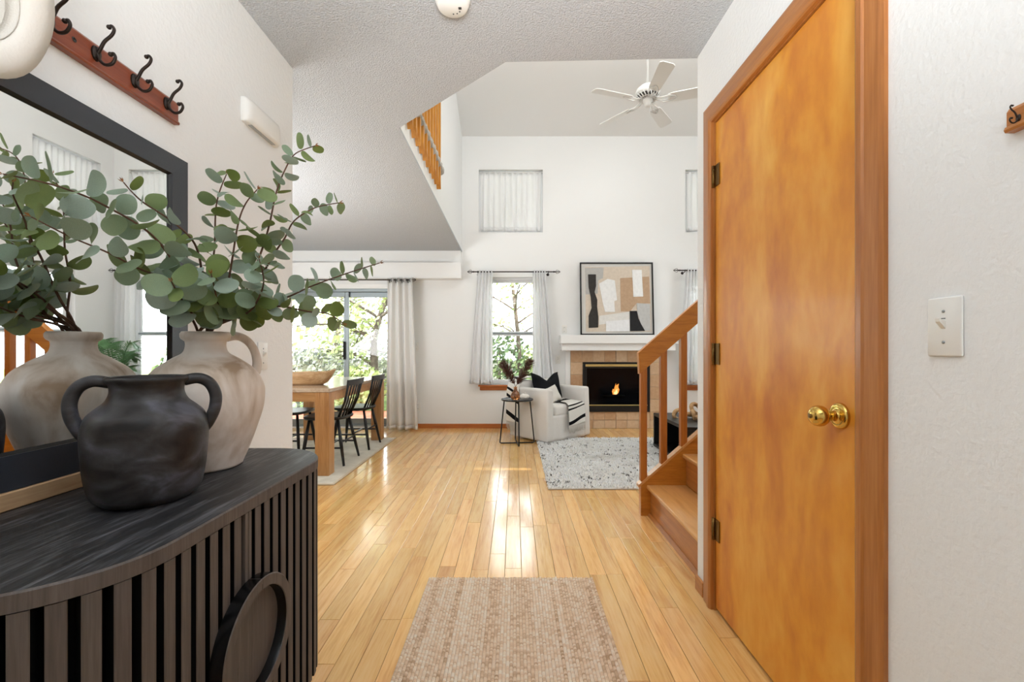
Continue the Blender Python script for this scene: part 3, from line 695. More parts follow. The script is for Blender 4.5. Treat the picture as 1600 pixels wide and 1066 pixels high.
for nm, (u0, u1, v0, v1), sd_, lb in (('valance_curtain', W_UL, 11, 'short white gathered curtain in the high window above the armchair'), ('valance_curtain', W_UR, 12, 'short white gathered curtain in the high window right of the fan')):
    r_ = curtain(nm, u0+.02, u1-.02, YB+.03, v0+.02, v1-.03, 11, .014, M_val, lb, 'short curtains in the high windows', seed=sd_)
    B().tube([(u0, YB+.03, v1-.03), (u1, YB+.03, v1-.03)], .008, 8).build('tension_rod', M_white, r_)
# same curtain in the side window, seen in the mirror
rt = empty('valance_curtain', (XV+.03, 5.575, 2.73), 'short white gathered curtain in the high side window reflected in the mirror', 'curtain', 'short curtains in the high windows')
solid(B().grid(lambda u, v: (XV+.03+.01*math.sin(2*pi*11*u), 5.17+.81*u, 2.73+.82*v), 110, 6).build('panel', M_val, rt), .0025)

# ------------------------------------------------------------------ dining set
dr = empty('dining_rug', (-2.5, 4.55, 0), 'pale beige woven rug under the dining table', 'rug')
B().box(-3.55, -1.475, 3.62, 5.48, 0, .009, .003).build('pile', M_rugd, dr)
b = B(); bw = .022
for (u0, u1, v0, v1) in ((-3.57, -1.452, 3.60, 3.60+bw), (-3.57, -1.452, 5.50-bw, 5.50), (-1.452-bw, -1.452, 3.60+bw, 5.50-bw), (-3.57, -3.57+bw, 3.60+bw, 5.50-bw)): b.box(u0, u1, v0, v1, 0, .011, .003)
lab(b.build('binding', plain('rug_binding', (206, 188, 160), .9), dr), 'tan woven edge binding')
dt = empty('dining_table', (-2.05, 4.63, .011), 'light oak dining table with thick square legs in front of the sliding door', 'dining table')
tx0, tx1, ty0, ty1 = -2.52, -1.585, 3.83, 5.46
B().box(tx0, tx1, ty0, ty1, .725, .757, .003).build('tabletop', M_ttop, dt)
b = B(); b.box(tx0+.01, tx1-.01, ty0+.01, ty0+.04, .645, .725); b.box(tx0+.01, tx1-.01, ty1-.04, ty1-.01, .645, .725); b.box(tx0+.01, tx0+.04, ty0+.04, ty1-.04, .645, .725); b.box(tx1-.04, tx1-.01, ty0+.04, ty1-.04, .645, .725)
b.build('apron', M_tableL, dt)
M_legw = wood('table_leg_oak', [(160, 110, 60), (184, 134, 82), (198, 152, 102)], (26, 26, 2.2), .4, coat=.1, bump=.05)
for lx in (tx0+.005, tx1-.125):
    for ly in (ty0+.005, ty1-.125): B().box(lx, lx+.12, ly, ly+.12, .009, .724, .003).build('leg', M_legw, dt)
# dough bowl
bw_ = empty('dough_bowl', (-2.02, 4.28, .757), 'rustic carved wooden dough bowl on the dining table', 'bowl')
def boat(u, v, inner):
    a = 2*pi*u; rx, ry = (.30, .13); k = (.62+.38*v**.6) if not inner else (.55+.38*v**.6)
    h = .115*v+(.03*abs(math.cos(a))**3*v)+.006*math.sin(5*a)*v
    if inner: h = max(.02, h)
    return (-2.02+rx*k*math.cos(a)*(1+.04*math.sin(3*a+1)), 4.28+ry*k*math.sin(a), .758+h)
b = B(); n_, m_2 = 40, 6
vs = [boat(i/n_, j/m_2, False) for j in range(m_2+1) for i in range(n_)]+[boat(i/n_, j/m_2, True) for j in range(m_2, -1, -1) for i in range(n_)]
tot = 2*(m_2+1); fs = [(j*n_+i, j*n_+(i+1) % n_, (j+1)*n_+(i+1) % n_, (j+1)*n_+i) for j in range(tot-1) for i in range(n_)]+[tuple(range(n_))[::-1], tuple((tot-1)*n_+i for i in range(n_))]
b.add(vs, fs, True); b.build('bowl_body', M_bowl, bw_)
def make_chair():
    # faces -x (seat front at -x), origin on the floor under the seat centre
    r = empty('dining_chair', (0, 0, 0))
    def seatz(x, y): return .452-.010*math.exp(-((x+.02)**2+y*y)/.02)
    outl = []
    for k in range(28):
        a = 2*pi*k/28; ca, sa = math.cos(a), math.sin(a); e = .62
        outl.append((.205*math.copysign(abs(ca)**e, ca), (.215-.02*ca)*math.copysign(abs(sa)**e, sa)))
    vs = []; rings = [(.0, .455), (.5, .448), (.85, .447), (.97, .452), (1.0, .446), (.97, .425), (.8, .418)]
    for k, z in rings[1:]: vs += [(x*k, y*k, z) for x, y in outl]
    vs += [(0, 0, .444), (0, 0, .418)]; n = 28; m = len(rings)-1
    fs = [(j*n+i, j*n+(i+1) % n, (j+1)*n+(i+1) % n, (j+1)*n+i) for j in range(m-1) for i in range(n)]
    fs += [(i, (i+1) % n, m*n) for i in range(n)]+[((m-1)*n+(i+1) % n, (m-1)*n+i, m*n+1) for i in range(n)]
    B().add(vs, fs, True).build('seat', M_chair, r, False)
    feet = {}
    for sx in (-1, 1):
        for sy in (-1, 1):
            top = Vector((sx*.135, sy*.135, .425)); bot = Vector((sx*(.185 if sx < 0 else .215), sy*.20, .0)); feet[(sx, sy)] = (top, bot)
            B().tube([bot, bot.lerp(top, .5), top], [.011, .017, .013], 10).build('leg', M_chair, r, False)
    at = lambda s, k: feet[s][1].lerp(feet[s][0], k)
    for sy in (-1, 1):
        B().tube([at((-1, sy), .38), at((1, sy), .38)], .009, 8).build('stretcher', M_chair, r, False)
    B().tube([at((-1, -1), .38).lerp(at((1, -1), .38), .5), at((-1, 1), .38).lerp(at((1, 1), .38), .5)], .009, 8).build('stretcher', M_chair, r, False)
    B().tube([at((1, -1), .5), at((1, 1), .5)], .008, 8).build('stretcher', M_chair, r, False)
    for k in range(6):
        u = (k-2.5)/2.5; rr = .0115 if k in (0, 5) else .007
        B().tube([(.165-.02*u*u, u*.155, .44), (.215, u*.168, .60), (.262-.012*u*u, u*.18, .765)], rr, 8).build('spindle', M_chair, r, False)
    b = B(); sec = []
    pts = []
    for i in range(13):
        u = -1+2*i/12; pts.append((.265-.018*u*u+.004, u*.21))
    vs = []
    for x, y in pts:
        vs += [(x-.009, y, .745), (x+.009, y, .745), (x+.016, y, .80), (x-.002, y, .80)]
    fs = [(i*4+j, i*4+(j+1) % 4, (i+1)*4+(j+1) % 4, (i+1)*4+j) for i in range(12) for j in range(4)]+[(0, 1, 2, 3), (51, 50, 49, 48)]
    edgesplit(B().add(vs, fs, True).build('top_rail', M_chair, r, False))
    return r
ch0 = make_chair()
spots = [(-1.80, 4.36, 0, 'black spindle-back chair on the near right side of the dining table'),
         (-1.78, 5.02, 0, 'black spindle-back chair on the far right side, closest to the sliding door'),
         (-2.34, 4.68, pi, 'black spindle-back chair on the left side of the dining table, mostly behind the wall')]
for i, (x, y, a, lb) in enumerate(spots):
    o = ch0 if i == 0 else copy_tree(ch0)
    o.location = (x, y, .009); o.rotation_euler = (0, 0, a); tag(o, lb, 'chair', 'dining chairs')

# ------------------------------------------------------------------ living room group
lr_ = empty('shag_rug', (1.4, 4.5, 0), 'thick cream shag rug flecked with black and grey before the fireplace', 'rug')
B().box(.262, 2.7, 3.485, 5.45, 0, .014, .005, 2).build('backing', plain('rug_back', (226, 222, 214), .95, bump=.6, bscale=60), lr_)
b = B(); rr = random.Random(5)
from mathutils import noise as mn_
for k in range(26000):
    x = rr.uniform(.262, 2.70); y = rr.uniform(3.485, 5.45)
    if x > .75*y*.5+.55 and rr.random() < .5: pass
    d = rr.uniform(0, 2*pi); L_ = rr.uniform(.012, .03); h = .014+rr.uniform(.004, .018); w = .004
    band = mn_.noise(Vector((x*2.2+y*1.5, y*5.5-x*1.2, 0)))
    fl = mn_.noise(Vector((x*24, y*34, 3.3)))
    t = .88+.5*band+rr.uniform(-.12, .12)
    if fl > .40 and band > -.25: t = rr.uniform(0, .14)
    t = min(1, max(.16 if fl <= .40 else 0, t))
    ca, sa = math.cos(d), math.sin(d)
    b.add([(x-sa*w, y+ca*w, .010), (x+sa*w, y-ca*w, .010), (x+ca*L_*.5-sa*w*.7, y+sa*L_*.5+ca*w*.7, h), (x+ca*L_*.5+sa*w*.7, y+sa*L_*.5-ca*w*.7, h), (x+ca*L_, y+sa*L_, h*.75)], [(0, 1, 3, 2), (2, 3, 4)], False, t)
stuff(b.build('wool_pile', M_shag, lr_))

# armchair (local frame: front faces -y)
CH = Matrix.Translation((.375, 5.12, 0)) @ Matrix.Rotation(math.radians(42), 4, 'Z') @ Matrix.Translation((.38, .34, 0))
ac = empty('armchair', CH.translation, 'white slipcovered armchair with skirted base beside the fireplace', 'armchair', rz=math.radians(42))
hw, hd = .38, .34
def soft(name, x0, x1, y0, y1, z0, z1, bev, seg=3, wob=.004, parent=ac, mat=None, lvl=1, taper=None):
    b = B(); b.box(x0, x1, y0, y1, z0, z1, bev, seg)
    o = b.build(name, mat or M_slip, parent, False)
    me = o.data
    for v in me.vertices:
        p = v.co
        if taper: taper(p)
        v.co += Vector((mn_.noise(p*9), mn_.noise(p*9+Vector((7, 0, 0))), 0))*wob
    return o
soft('base', -hw+.02, hw-.02, -hd+.03, hd-.03, .05, .30, .02)
def skirt(name, p0, p1, n, bulge=.012):
    p0 = Vector(p0); p1 = Vector(p1); d = (p1-p0); nn = Vector((d.y, -d.x, 0)).normalized()
    def fn(u, v):
        q = p0+d*u; w = (1-v); k = .010*math.sin(n*2*pi*u+.6*math.sin(7*u))*w+bulge*w
        e = math.sin(pi*u)**.3 if 0 < u < 1 else 0
        q = q+nn*k*e; return (q.x, q.y, .022+.30*v+.003*math.sin(13*u)*w)
    solid(B().grid(fn, 40, 8).build(name, M_slip, ac, False), .006)
skirt('skirt', (-hw+.012, -hd+.004, 0), (hw-.012, -hd+.004, 0), 4, .006)
def flare(p):
    k = max(0, (.32-p.z)/.30); p.x += math.copysign(.018*k, p.x) if abs(p.x) > hw-.06 else 0
    p.y += -.012*k if p.y < 0 else .012*k
for s_ in (-1, 1):
    soft('arm', *sorted((s_*hw, s_*(hw-.11))), -hd, hd-.05, .022, .628, .028, 3, taper=flare)
def bk(p):
    k = max(0, (p.z-.3))/.4
    p.y += .03*k; p.x *= 1-.04*k
    p.y -= .05*(abs(p.x)/hw)**3
soft('back', -hw+.005, hw-.005, hd-.17, hd-.01, .03, .70, .05, 4, taper=bk)
soft('seat_cushion', -hw+.115, hw-.115, -hd-.005, hd-.16, .30, .44, .04, 4, .008)
def pillow(name, c, w, h, t, rot, mat, label, cat='pillow', chop=0, group=None):
    M = Matrix.Translation(c) @ Euler(rot).to_matrix().to_4x4()
    root = empty(name, c, label, cat, group); b = B(); n = 16
    def fn(s):
        vs = []
        for j in range(n+1):
            for i in range(n+1):
                u = -1+2*i/n; v = -1+2*j/n
                e = (1-u**4)*(1-v**4); px = u*w/2*(1-.10*(1-abs(v))*abs(u)**2); pz = v*h/2*(1-.10*(1-abs(u))*abs(v)**2)
                if chop and v > 0: pz -= chop*h*math.exp(-(u/.45)**2)*v**1.5
                vs.append(M @ Vector((px, s*t/2*e**.5, pz)))
        return vs
    fs = [(j*(n+1)+i, j*(n+1)+i+1, (j+1)*(n+1)+i+1, (j+1)*(n+1)+i) for j in range(n) for i in range(n)]
    b.add(fn(1), fs, True); b.add(fn(-1), [f[::-1] for f in fs], True)
    o = b.build('pillow_cover', mat, root)
    edge = [M @ Vector((x*w/2*(1-.0), 0, z*h/2)) for x, z in ()]
    return root
def cw(x, y, z): return tuple(CH @ Vector((x, y, z)))
pillow('throw_pillow', cw(.03, .06, .605), .44, .40, .13, (math.radians(-16), 0, math.radians(42-8)), M_navy, 'black velvet pillow with a chopped top on the white armchair', chop=.26)
pillow('throw_pillow', cw(-.06, -.10, .525), .26, .22, .09, (math.radians(-24), math.radians(-14), math.radians(42-4)), M_cream, 'small cream pillow leaning on the black pillow in the armchair')
# blankets
def stripes(name):
    m, nt, b = nmat(name); L = nt.links.new
    uv = N(nt, 'ShaderNodeAttribute', attribute_name='tint')
    cr = N(nt, 'ShaderNodeValToRGB'); cr.color_ramp.interpolation = 'CONSTANT'; e = cr.color_ramp.elements
    stops = [(0, 0), (.22, 1), (.30, 0), (.52, 1), (.56, 0), (.62, 1), (.66, 0), (.86, 1), (.93, 0)]
    while len(e) < len(stops): e.new(.5)
    for el, (p, k) in zip(e, stops): el.position = p; el.color = (*lin((24, 24, 26) if k else (232, 229, 222)), 1)
    L(uv.outputs['Fac'], cr.inputs[0]); L(cr.outputs[0], b.inputs['Base Color']); b.inputs['Roughness'].default_value = .95; b.inputs['Specular IOR Level'].default_value = .1
    tc = N(nt, 'ShaderNodeTexCoord'); n = N(nt, 'ShaderNodeTexNoise'); setin(n, Scale=120.0, Detail=3.0); L(tc.outputs['Object'], n.inputs['Vector'])
    bp = N(nt, 'ShaderNodeBump'); setin(bp, Strength=.4, Distance=.003); L(n.outputs['Fac'], bp.inputs['Height']); L(bp.outputs[0], b.inputs['Normal']); return m
M_thr = stripes('striped_throw')
def throw(label, path, width_dir, u0, u1, nfr, fringe_len, seed):
    """path: list of local chair points (drape line); cloth swept along width_dir from u0 to u1; stripes run across the drape"""
    pts = spline(path, 6); n = len(pts); wd = Vector(width_dir); rr = random.Random(seed)
    root = empty('throw_blanket', CH @ pts[-1], label, 'blanket', 'striped throw on the armchair')
    b = B(); nu = 26; vs = []; ts = []
    for j, p in enumerate(pts):
        for i in range(nu+1):
            u = u0+(u1-u0)*i/nu; s = j/(n-1)
            q = p+wd*u; q += Vector((0, 0, .006*math.sin(13*u+5*s)))+Vector((.0, -.007*math.sin(16*u+2*s), 0))
            vs.append(CH @ q); ts.append(min(.999, max(0, (s+.10*(i/nu)-.04+.010*math.sin(9*u)))))
    fs = [(j*(nu+1)+i, j*(nu+1)+i+1, (j+1)*(nu+1)+i+1, (j+1)*(nu+1)+i) for j in range(n-1) for i in range(nu)]
    k = len(b.v); b.add(vs, fs, True); b.t = ts
    solid(b.build('blanket', M_thr, root), .007, 1)
    b = B(); base = (n-1)*(nu+1); dirv = (CH.to_3x3() @ (pts[-1]-pts[-3])).normalized()
    for q in range(nfr):
        i = q/nfr*nu; i0 = int(i); p = Vector(vs[base+i0]).lerp(Vector(vs[base+min(i0+1, nu)]), i-i0)
        l = fringe_len*rr.uniform(.75, 1.1); e = p+dirv*l*.5+Vector((rr.uniform(-.006, .006), rr.uniform(-.006, .006), -l*.5))
        b.tube([p, p.lerp(e, .5)+Vector((rr.uniform(-.004, .004), 0, 0)), e], [.0035, .003, .002], 5)
    stuff(b.build('fringe', M_cream, root)); return root
throw('white throw with black stripes spread over the armchair seat and hanging down its front', [(0, .10, .475), (0, -.08, .458), (0, -.25, .456), (0, -.352, .44), (0, -.372, .38), (0, -.380, .28), (0, -.384, .19)], (1, .0, 0), -.06, .25, 40, .09, 1)
throw('white throw with black stripes hanging over the armchair back corner behind the side table', [(-.05, .30, .735), (-.22, .28, .73), (-.34, .24, .69), (-.395, .22, .60), (-.402, .22, .45), (-.405, .22, .32), (-.412, .22, .20)], (0, 1, 0), -.10, .12, 26, .11, 2)

# side table
SX, SY = .03, 5.20
sdt = empty('side_table', (SX, SY, 0), 'small round black metal side table left of the armchair', 'side table')
B().lathe([(0, .500), (.178, .500), (.186, .504), (.188, .512), (.184, .521), (.176, .522), (.172, .514), (0, .514)], (SX, SY, 0), 40).build('top', plain('table_black', (30, 31, 33), .22), sdt)
for a in (0, pi/2):
    ca, sa = math.cos(a+.1), math.sin(a+.1)
    pts = [(-.15, .502), (-.197, .05), (-.20, .016), (-.185, .008), (0, .008), (.185, .008), (.20, .016), (.197, .05), (.15, .502)]
    B().tube([(SX+ca*r, SY+sa*r, z+(.0 if a == 0 else .001)) for r, z in pts], .0075, 8).build('leg_frame', M_black, sdt)
vz = .515
vb = empty('bud_vase', (SX-.02, SY-.02, vz), 'clear amber glass vase of dried brown plumes on the side table', 'vase')
M_amber = plain('amber_glass', (205, 140, 90), .08); M_amber.node_tree.nodes['Principled BSDF'].inputs['Transmission Weight'].default_value = .75
B().lathe([(0, .002), (.045, .002), (.056, .02), (.056, .045), (.042, .075), (.022, .10), (.018, .13), (.022, .145)], (SX-.02, SY-.02, vz), 24, cap=False).build('vase_body', M_amber, vb)
M_plume = plain('dry_plume', (92, 56, 46), .95, var=18, vscale=50)
rr = random.Random(9)
def plume(i, tip, mid, label):
    root = empty('dried_plume', (SX-.02, SY-.02, vz+.02), label, 'dried flower', 'dried plumes in the vase')
    pts = spline([(SX-.02, SY-.02, vz+.02), (SX-.018, SY-.02, vz+.14), mid, tip], 8)
    B().tube(pts, [.003]*len(pts), 6).build('stalk', M_stem, root)
    b = B(); n = len(pts)
    for k in range(420):
        s = rr.uniform(.42, 1.0); j = min(int(s*(n-1)), n-2); f = s*(n-1)-j; p = pts[j].lerp(pts[j+1], f); d = (pts[j+1]-pts[j]).normalized()
        out = Vector((rr.gauss(0, 1), rr.gauss(0, 1), rr.gauss(0, 1))); out = (out-d*out.dot(d)).normalized()
        l = (.05+.05*math.sin(pi*min(1, (s-.42)/.58*1.0)))*rr.uniform(.6, 1)
        e = p+d*l*.9+out*l*.85+Vector((0, 0, -.004)); b.tube([p, p.lerp(e, .5)+out*.004, e], [.0018, .002, .0006], 4)
    stuff(b.build('plume_head', M_plume, root))
plume(0, (SX-.165, SY-.03, .93), (SX-.09, SY-.03, .80), 'dried brown plume leaning left out of the amber vase')
plume(1, (SX+.15, SY-.01, .96), (SX+.06, SY-.02, .79), 'dried brown plume leaning right out of the amber vase')
pk = empty('ceramic_pumpkin', (SX+.085, SY-.06, vz), 'small white ceramic pumpkin on the side table beside the vase', 'ornament')
b = B(); vs = []; n = 40
for j in range(11):
    a = pi*j/10
    for i in range(n):
        q = 2*pi*i/n; r = .052*math.sin(a)*(1+.07*abs(math.sin(4*q))) ; vs.append((SX+.085+r*math.cos(q), SY-.06+r*math.sin(q), vz+.036-.036*math.cos(a)*(1-.25*math.exp(-(math.sin(a)/.3)**2))))
b.add(vs, [(j*n+i, j*n+(i+1) % n, (j+1)*n+(i+1) % n, (j+1)*n+i) for j in range(10) for i in range(n)], True); b.build('body', M_felt, pk)
B().tube([(SX+.085, SY-.06, vz+.055), (SX+.088, SY-.06, vz+.075), (SX+.096, SY-.062, vz+.082)], [.007, .005, .006], 7).build('stem', M_cream, pk)

# black coffee table (open box) and wooden chain
ct = empty('coffee_table', (1.95, 4.5, .014), 'low black open-sided box coffee table on the shag rug behind the balusters', 'coffee table')
M_ct = plain('black_wood', (24, 24, 25), .4, bump=.05, bscale=80)
cx0, cx1, cy0, cy1, cz = 1.54, 2.35, 4.05, 4.97, .39
B().box(cx0, cx1, cy0, cy1, cz-.032, cz, .003).build('top', M_ct, ct)
B().box(cx0, cx1, cy0, cy1, .024, .054, .003).build('bottom_shelf', M_ct, ct)
B().box(cx0, cx1, cy0, cy0+.03, .054, cz-.032, .002).build('side_panel', M_ct, ct)
B().box(cx0, cx1, cy1-.03, cy1, .054, cz-.032, .002).build('side_panel', M_ct, ct)
B().box(cx1-.3, cx1-.27, cy0+.03, cy1-.03, .054, cz-.032).build('divider', M_ct, ct)
wc = empty('wooden_chain', (1.85, 4.5, cz), 'tangle of carved pale wooden chain links on the black coffee table', 'ornament')
M_link = wood('driftwood', [(150, 112, 72), (190, 152, 106), (214, 184, 142)], (16, 16, 16), .75, bump=.3)
links = [((1.70, 4.62, cz+.028), (pi/2*.95, 0, .3)), ((1.76, 4.55, cz+.045), (0, .2, .8)), ((1.80, 4.50, cz+.04), (pi/2*.8, .3, 1.2)), ((1.85, 4.46, cz+.03), (0, .1, .2)), ((1.83, 4.52, cz+.10), (1.2, .4, .4)), ((1.90, 4.50, cz+.155), (.9, 1.0, .3)), ((1.93, 4.46, cz+.10), (1.3, .1, 1.8)), ((1.95, 4.44, cz+.03), (0, .1, 1.0))]
for c, r in links:
    Mx = Matrix.Translation(c) @ Euler(r).to_matrix().to_4x4(); pts = []
    for i in range(22):
        q = 2*pi*i/22; pts.append(Mx @ Vector((.066*math.cos(q), .05*math.sin(q), 0)))
    B().tube(pts, .021, 8, closed=True).build('chain_link', M_link, wc)

# palm in the living room corner (seen in the hall mirror)
pm = empty('potted_palm', (3.02, 5.72, 0), 'green potted palm in the living room corner reflected in the hall mirror', 'plant')
B().lathe([(0, 0), (.12, 0), (.16, .30), (.165, .32), (.15, .32), (.145, .28), (0, .28)], (3.02, 5.72, 0), 28).build('pot', M_felt, pm)
M_palm = plain('palm_leaf', (70, 112, 62), .5, var=14, vscale=12)
rr = random.Random(21)
for k in range(9):
    a = 2*pi*k/9+rr.uniform(-.2, .2); rch = rr.uniform(.22, .34); top = rr.uniform(.85, 1.25)
    pts = spline([(3.02, 5.72, .28), (3.02+math.cos(a)*rch*.25, 5.72+math.sin(a)*rch*.25, .28+top*.45), (3.02+math.cos(a)*rch*.7, 5.72+math.sin(a)*rch*.7, top), (3.02+math.cos(a)*rch*1.15, 5.72+math.sin(a)*rch*1.15, top*.95)], 8)
    b = B(); b.tube(pts, [.006]*len(pts), 5); n = len(pts)
    for j in range(8, n-1):
        for s in (-1, 1):
            for f in (0, .5):
                p = pts[j].lerp(pts[j+1], f); d = (pts[j+1]-pts[j]).normalized(); sd2 = d.cross(Vector((0, 0, 1))).normalized()*s
                L_ = .17*math.sin(pi*(j-7)/(n-7))**.6+.02; e = p+sd2*L_*.85+d*L_*.5-Vector((0, 0, .03)); w = d*.007
                b.add([p-w, p+w, p.lerp(e, .5)+w+Vector((0, 0, .01)), p.lerp(e, .5)-w+Vector((0, 0, .01)), e], [(0, 1, 2, 3), (3, 2, 4)], False)
    b.build('frond', M_palm, pm)

# ------------------------------------------------------------------ entry rug (jute)
jr = empty('jute_rug', (-.02, 1.5, 0), 'natural tan woven jute rug on the entry floor in the foreground', 'rug')
B().box(-.408, .368, .90, 2.135, 0, .006).build('backing', plain('jute_back', (150, 116, 84), .95), jr)
b = B(); rr = random.Random(3); px, py = .0122, .0088; nc = int(.776/px)+1; nr = int(1.235/py)
coltint = []; t = .55
for i in range(nc):
    if rr.random() < .6: t = rr.choice((.44, .5, .55, .6, .64, .7, .76))
    coltint.append(t)
for i in range(nc):
    for j in range(nr):
        x = -.408+(i+.5)*px; y = .90+(j+.5)*py+(py*.5 if i % 2 else 0); hh = .0125+rr.uniform(-.001, .0015)
        tt = .06+coltint[i]+rr.uniform(-.26, .26)+.10*mn_.noise(Vector((i*.35, j*.03, 0)))+.25*min(0, mn_.noise(Vector((i*.8, j*.16, 4)))+.25)
        a, c = px*.53, py*.53
        b.add([(x-a, y-c, .004), (x+a, y-c, .004), (x+a, y+c, .004), (x-a, y+c, .004), (x-a*.55, y-c*.5, hh), (x+a*.55, y-c*.5, hh), (x+a*.55, y+c*.5, hh-.001), (x-a*.55, y+c*.5, hh-.001)],
              [(4, 5, 6, 7), (0, 1, 5, 4), (1, 2, 6, 5), (2, 3, 7, 6), (3, 0, 4, 7)], True, max(0, min(1, tt)))
stuff(b.build('weave', M_jute, jr))

# ------------------------------------------------------------------ console sideboard
CT = .77; XF = -.584; CR = .2; cya, cyb = .576, 1.49; XB = XL+.002
cs = empty('console_sideboard', (-.82, 1.03, 0), 'black slatted console sideboard with rounded corners against the left wall', 'sideboard')
def outline(inset, nseg=14):
    r = CR-inset; pts = [(XB, cya+inset)]
    for k in range(nseg+1):
        a = -pi/2+pi/2*k/nseg; pts.append((XF-CR+r*math.cos(a), cya+CR+r*math.sin(a)))
    for k in range(nseg+1):
        a = pi/2*k/nseg; pts.append((XF-CR+r*math.cos(a), cyb-CR+r*math.sin(a)))
    pts.append((XB, cyb-inset)); return pts
b = B(); o1 = outline(.0); o2 = outline(.003); n = len(o1)
vs = [(x, y, CT-.028) for x, y in o1]+[(x, y, CT-.003) for x, y in o1]+[(x, y, CT) for x, y in o2]
fs = [tuple(range(n))[::-1], tuple(range(2*n, 3*n))]+[(k*n+i, k*n+(i+1) % n, (k+1)*n+(i+1) % n, (k+1)*n+i) for k in range(2) for i in range(n)]
b.add(vs, fs); tp = b.build('top', M_top, cs); tp.data.materials.append(M_slat)
for f_ in tp.data.polygons:
    if abs(f_.normal.z) < .9: f_.material_index = 1   # veneered edge band
b = B(); b.prism(outline(.032), .14, CT-.028); b.build('carcass', M_dark, cs)
b = B(); b.prism(outline(.07), 0, .14); b.build('plinth', M_dark, cs)
def on_path(s):   # arc length along near side, round corner, front, round corner, far side
    side = XF-CR-XB; q = CR*pi/2; fr = cyb-cya-2*CR
    if s < side: return (XB+s, cya), (0, -1)
    s -= side
    if s < q: a = -pi/2+s/CR; return (XF-CR+CR*math.cos(a), cya+CR+CR*math.sin(a)), (math.cos(a), math.sin(a))
    s -= q
    if s < fr: return (XF, cya+CR+s), (1, 0)
    s -= fr
    if s < q: a = s/CR; return (XF-CR+CR*math.cos(a), cyb-CR+CR*math.sin(a)), (math.cos(a), math.sin(a))
    s -= q; return (XF-CR-s, cyb), (0, 1)
total = 2*(XF-CR-XB)+CR*pi+(cyb-cya-2*CR); pitch = .0373
s_c = (XF-CR-XB)+CR*pi/2+(.987-cya-CR)   # seam position
k0 = -int((s_c-.02)/pitch)
s = s_c+k0*pitch
while s+pitch*.3 < total-.01:
    w = .0230; lo = -w/2; 
    if s+lo > .003:
        (p, nn) = on_path(s); tt = (-nn[1], nn[0]); d = .032
        q = [(p[0]+tt[0]*a-nn[0]*dd, p[1]+tt[1]*a-nn[1]*dd) for a, dd in ((-w/2, d), (w/2, d), (w/2, .003), (w/2-.0015, .0015), (-w/2+.0015, .0015), (-w/2, .003))]
        # centre slat is split by the door seam
        if abs(s-s_c) < .001:
            for a0, a1 in ((-w/2, -.0012), (.0012, w/2)):
                B().box(XF-.020, XF-.0015, .987+a0, .987+a1, .142, CT-.030, .001).build('slat', M_slat, cs)
        else:
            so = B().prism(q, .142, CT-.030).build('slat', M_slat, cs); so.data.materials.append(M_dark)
            for pi_2 in (2, 3, 7): so.data.polygons[pi_2].material_index = 1   # groove shade painted black onto the slat sides, veneered face
    s += pitch
# round dish pull, split in two by the seam
KD = Matrix.Translation((XF, .995, .46)) @ Matrix.Rotation(pi/2, 4, 'Y')
for side in (-1, 1):
    b = B(); prof = [(0, .004), (.107, .004), (.107, .026), (.108, .028), (.130, .028), (.132, .026), (.132, -.001), (0, -.001)]; ns = 28; vs = []
    for r, h in prof:
        for k in range(ns+1):
            a = -pi/2+pi*k/ns; y_ = side*(.0008+r*math.cos(a)); z_ = r*math.sin(a)
            vs.append((XF+h, .988+y_, .46+z_))
    m = len(prof); fs = [(i*(ns+1)+k, i*(ns+1)+k+1, (i+1)*(ns+1)+k+1, (i+1)*(ns+1)+k) for i in range(m-1) for k in range(ns)]
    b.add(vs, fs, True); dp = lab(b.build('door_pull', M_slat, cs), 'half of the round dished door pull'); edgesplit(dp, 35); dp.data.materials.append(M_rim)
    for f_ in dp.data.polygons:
        if abs(f_.normal.x) < .3: f_.material_index = 1   # glossy black rim walls, shade painted into their colour

# ledge board and wall mirror
lg = empty('ledge_board', (XB+.03, 1.02, CT), 'pale oak board lying along the wall under the black mirror frame', 'board')
B().box(XB, XB+.030, .60, 1.44, CT, CT+.037, .002).build('plank_body', M_oakL, lg)
mr = empty('wall_mirror', (XL+.02, 1.01, CT+.038), 'large black framed rectangular mirror standing on the ledge behind the vases', 'mirror')
my0, my1, mz0, mz1 = .60, 1.418, .808, 1.688; fx0, fx1 = XL+.001, XL+.026; fw = .060
b = B(); xg = XL+.014
def mitre(pts_out, pts_in):
    # four frame pieces sloping inward to the glass
    for i in range(4):
        j = (i+1) % 4; o0, o1_, i0, i1 = pts_out[i], pts_out[j], pts_in[i], pts_in[j]
        vs = [(fx0, *o0), (fx0, *o1_), (fx1, *o0), (fx1, *o1_), (fx1-.003, *i0), (fx1-.003, *i1), (xg-.006, *i0), (xg-.006, *i1)]
        bb = B(); bb.add(vs, [(0, 1, 3, 2), (2, 3, 5, 4), (4, 5, 7, 6), (6, 7, 1, 0), (0, 2, 4, 6), (1, 7, 5, 3)]); bb.build('frame_side', M_frame, mr)
PO = [(my0, mz0), (my1, mz0), (my1, mz1), (my0, mz1)]; PI = [(my0+fw, mz0+.072), (my1-fw, mz0+.072), (my1-fw, mz1-.056), (my0+fw, mz1-.056)]
mitre(PO, PI)
b = B(); g2 = .007
pi_ = PI; gi = [(PI[0][0]+g2, PI[0][1]+g2), (PI[1][0]-g2, PI[1][1]+g2), (PI[2][0]-g2, PI[2][1]-g2), (PI[3][0]+g2, PI[3][1]-g2)]
for i in range(4):
    j = (i+1) % 4; b.add([(fx1-.005, *pi_[i]), (fx1-.005, *pi_[j]), (xg+.001, *gi[j]), (xg+.001, *gi[i])], [(0, 1, 2, 3)])
lab(b.build('inner_lip', M_framei, mr), 'black inner lip of the frame')
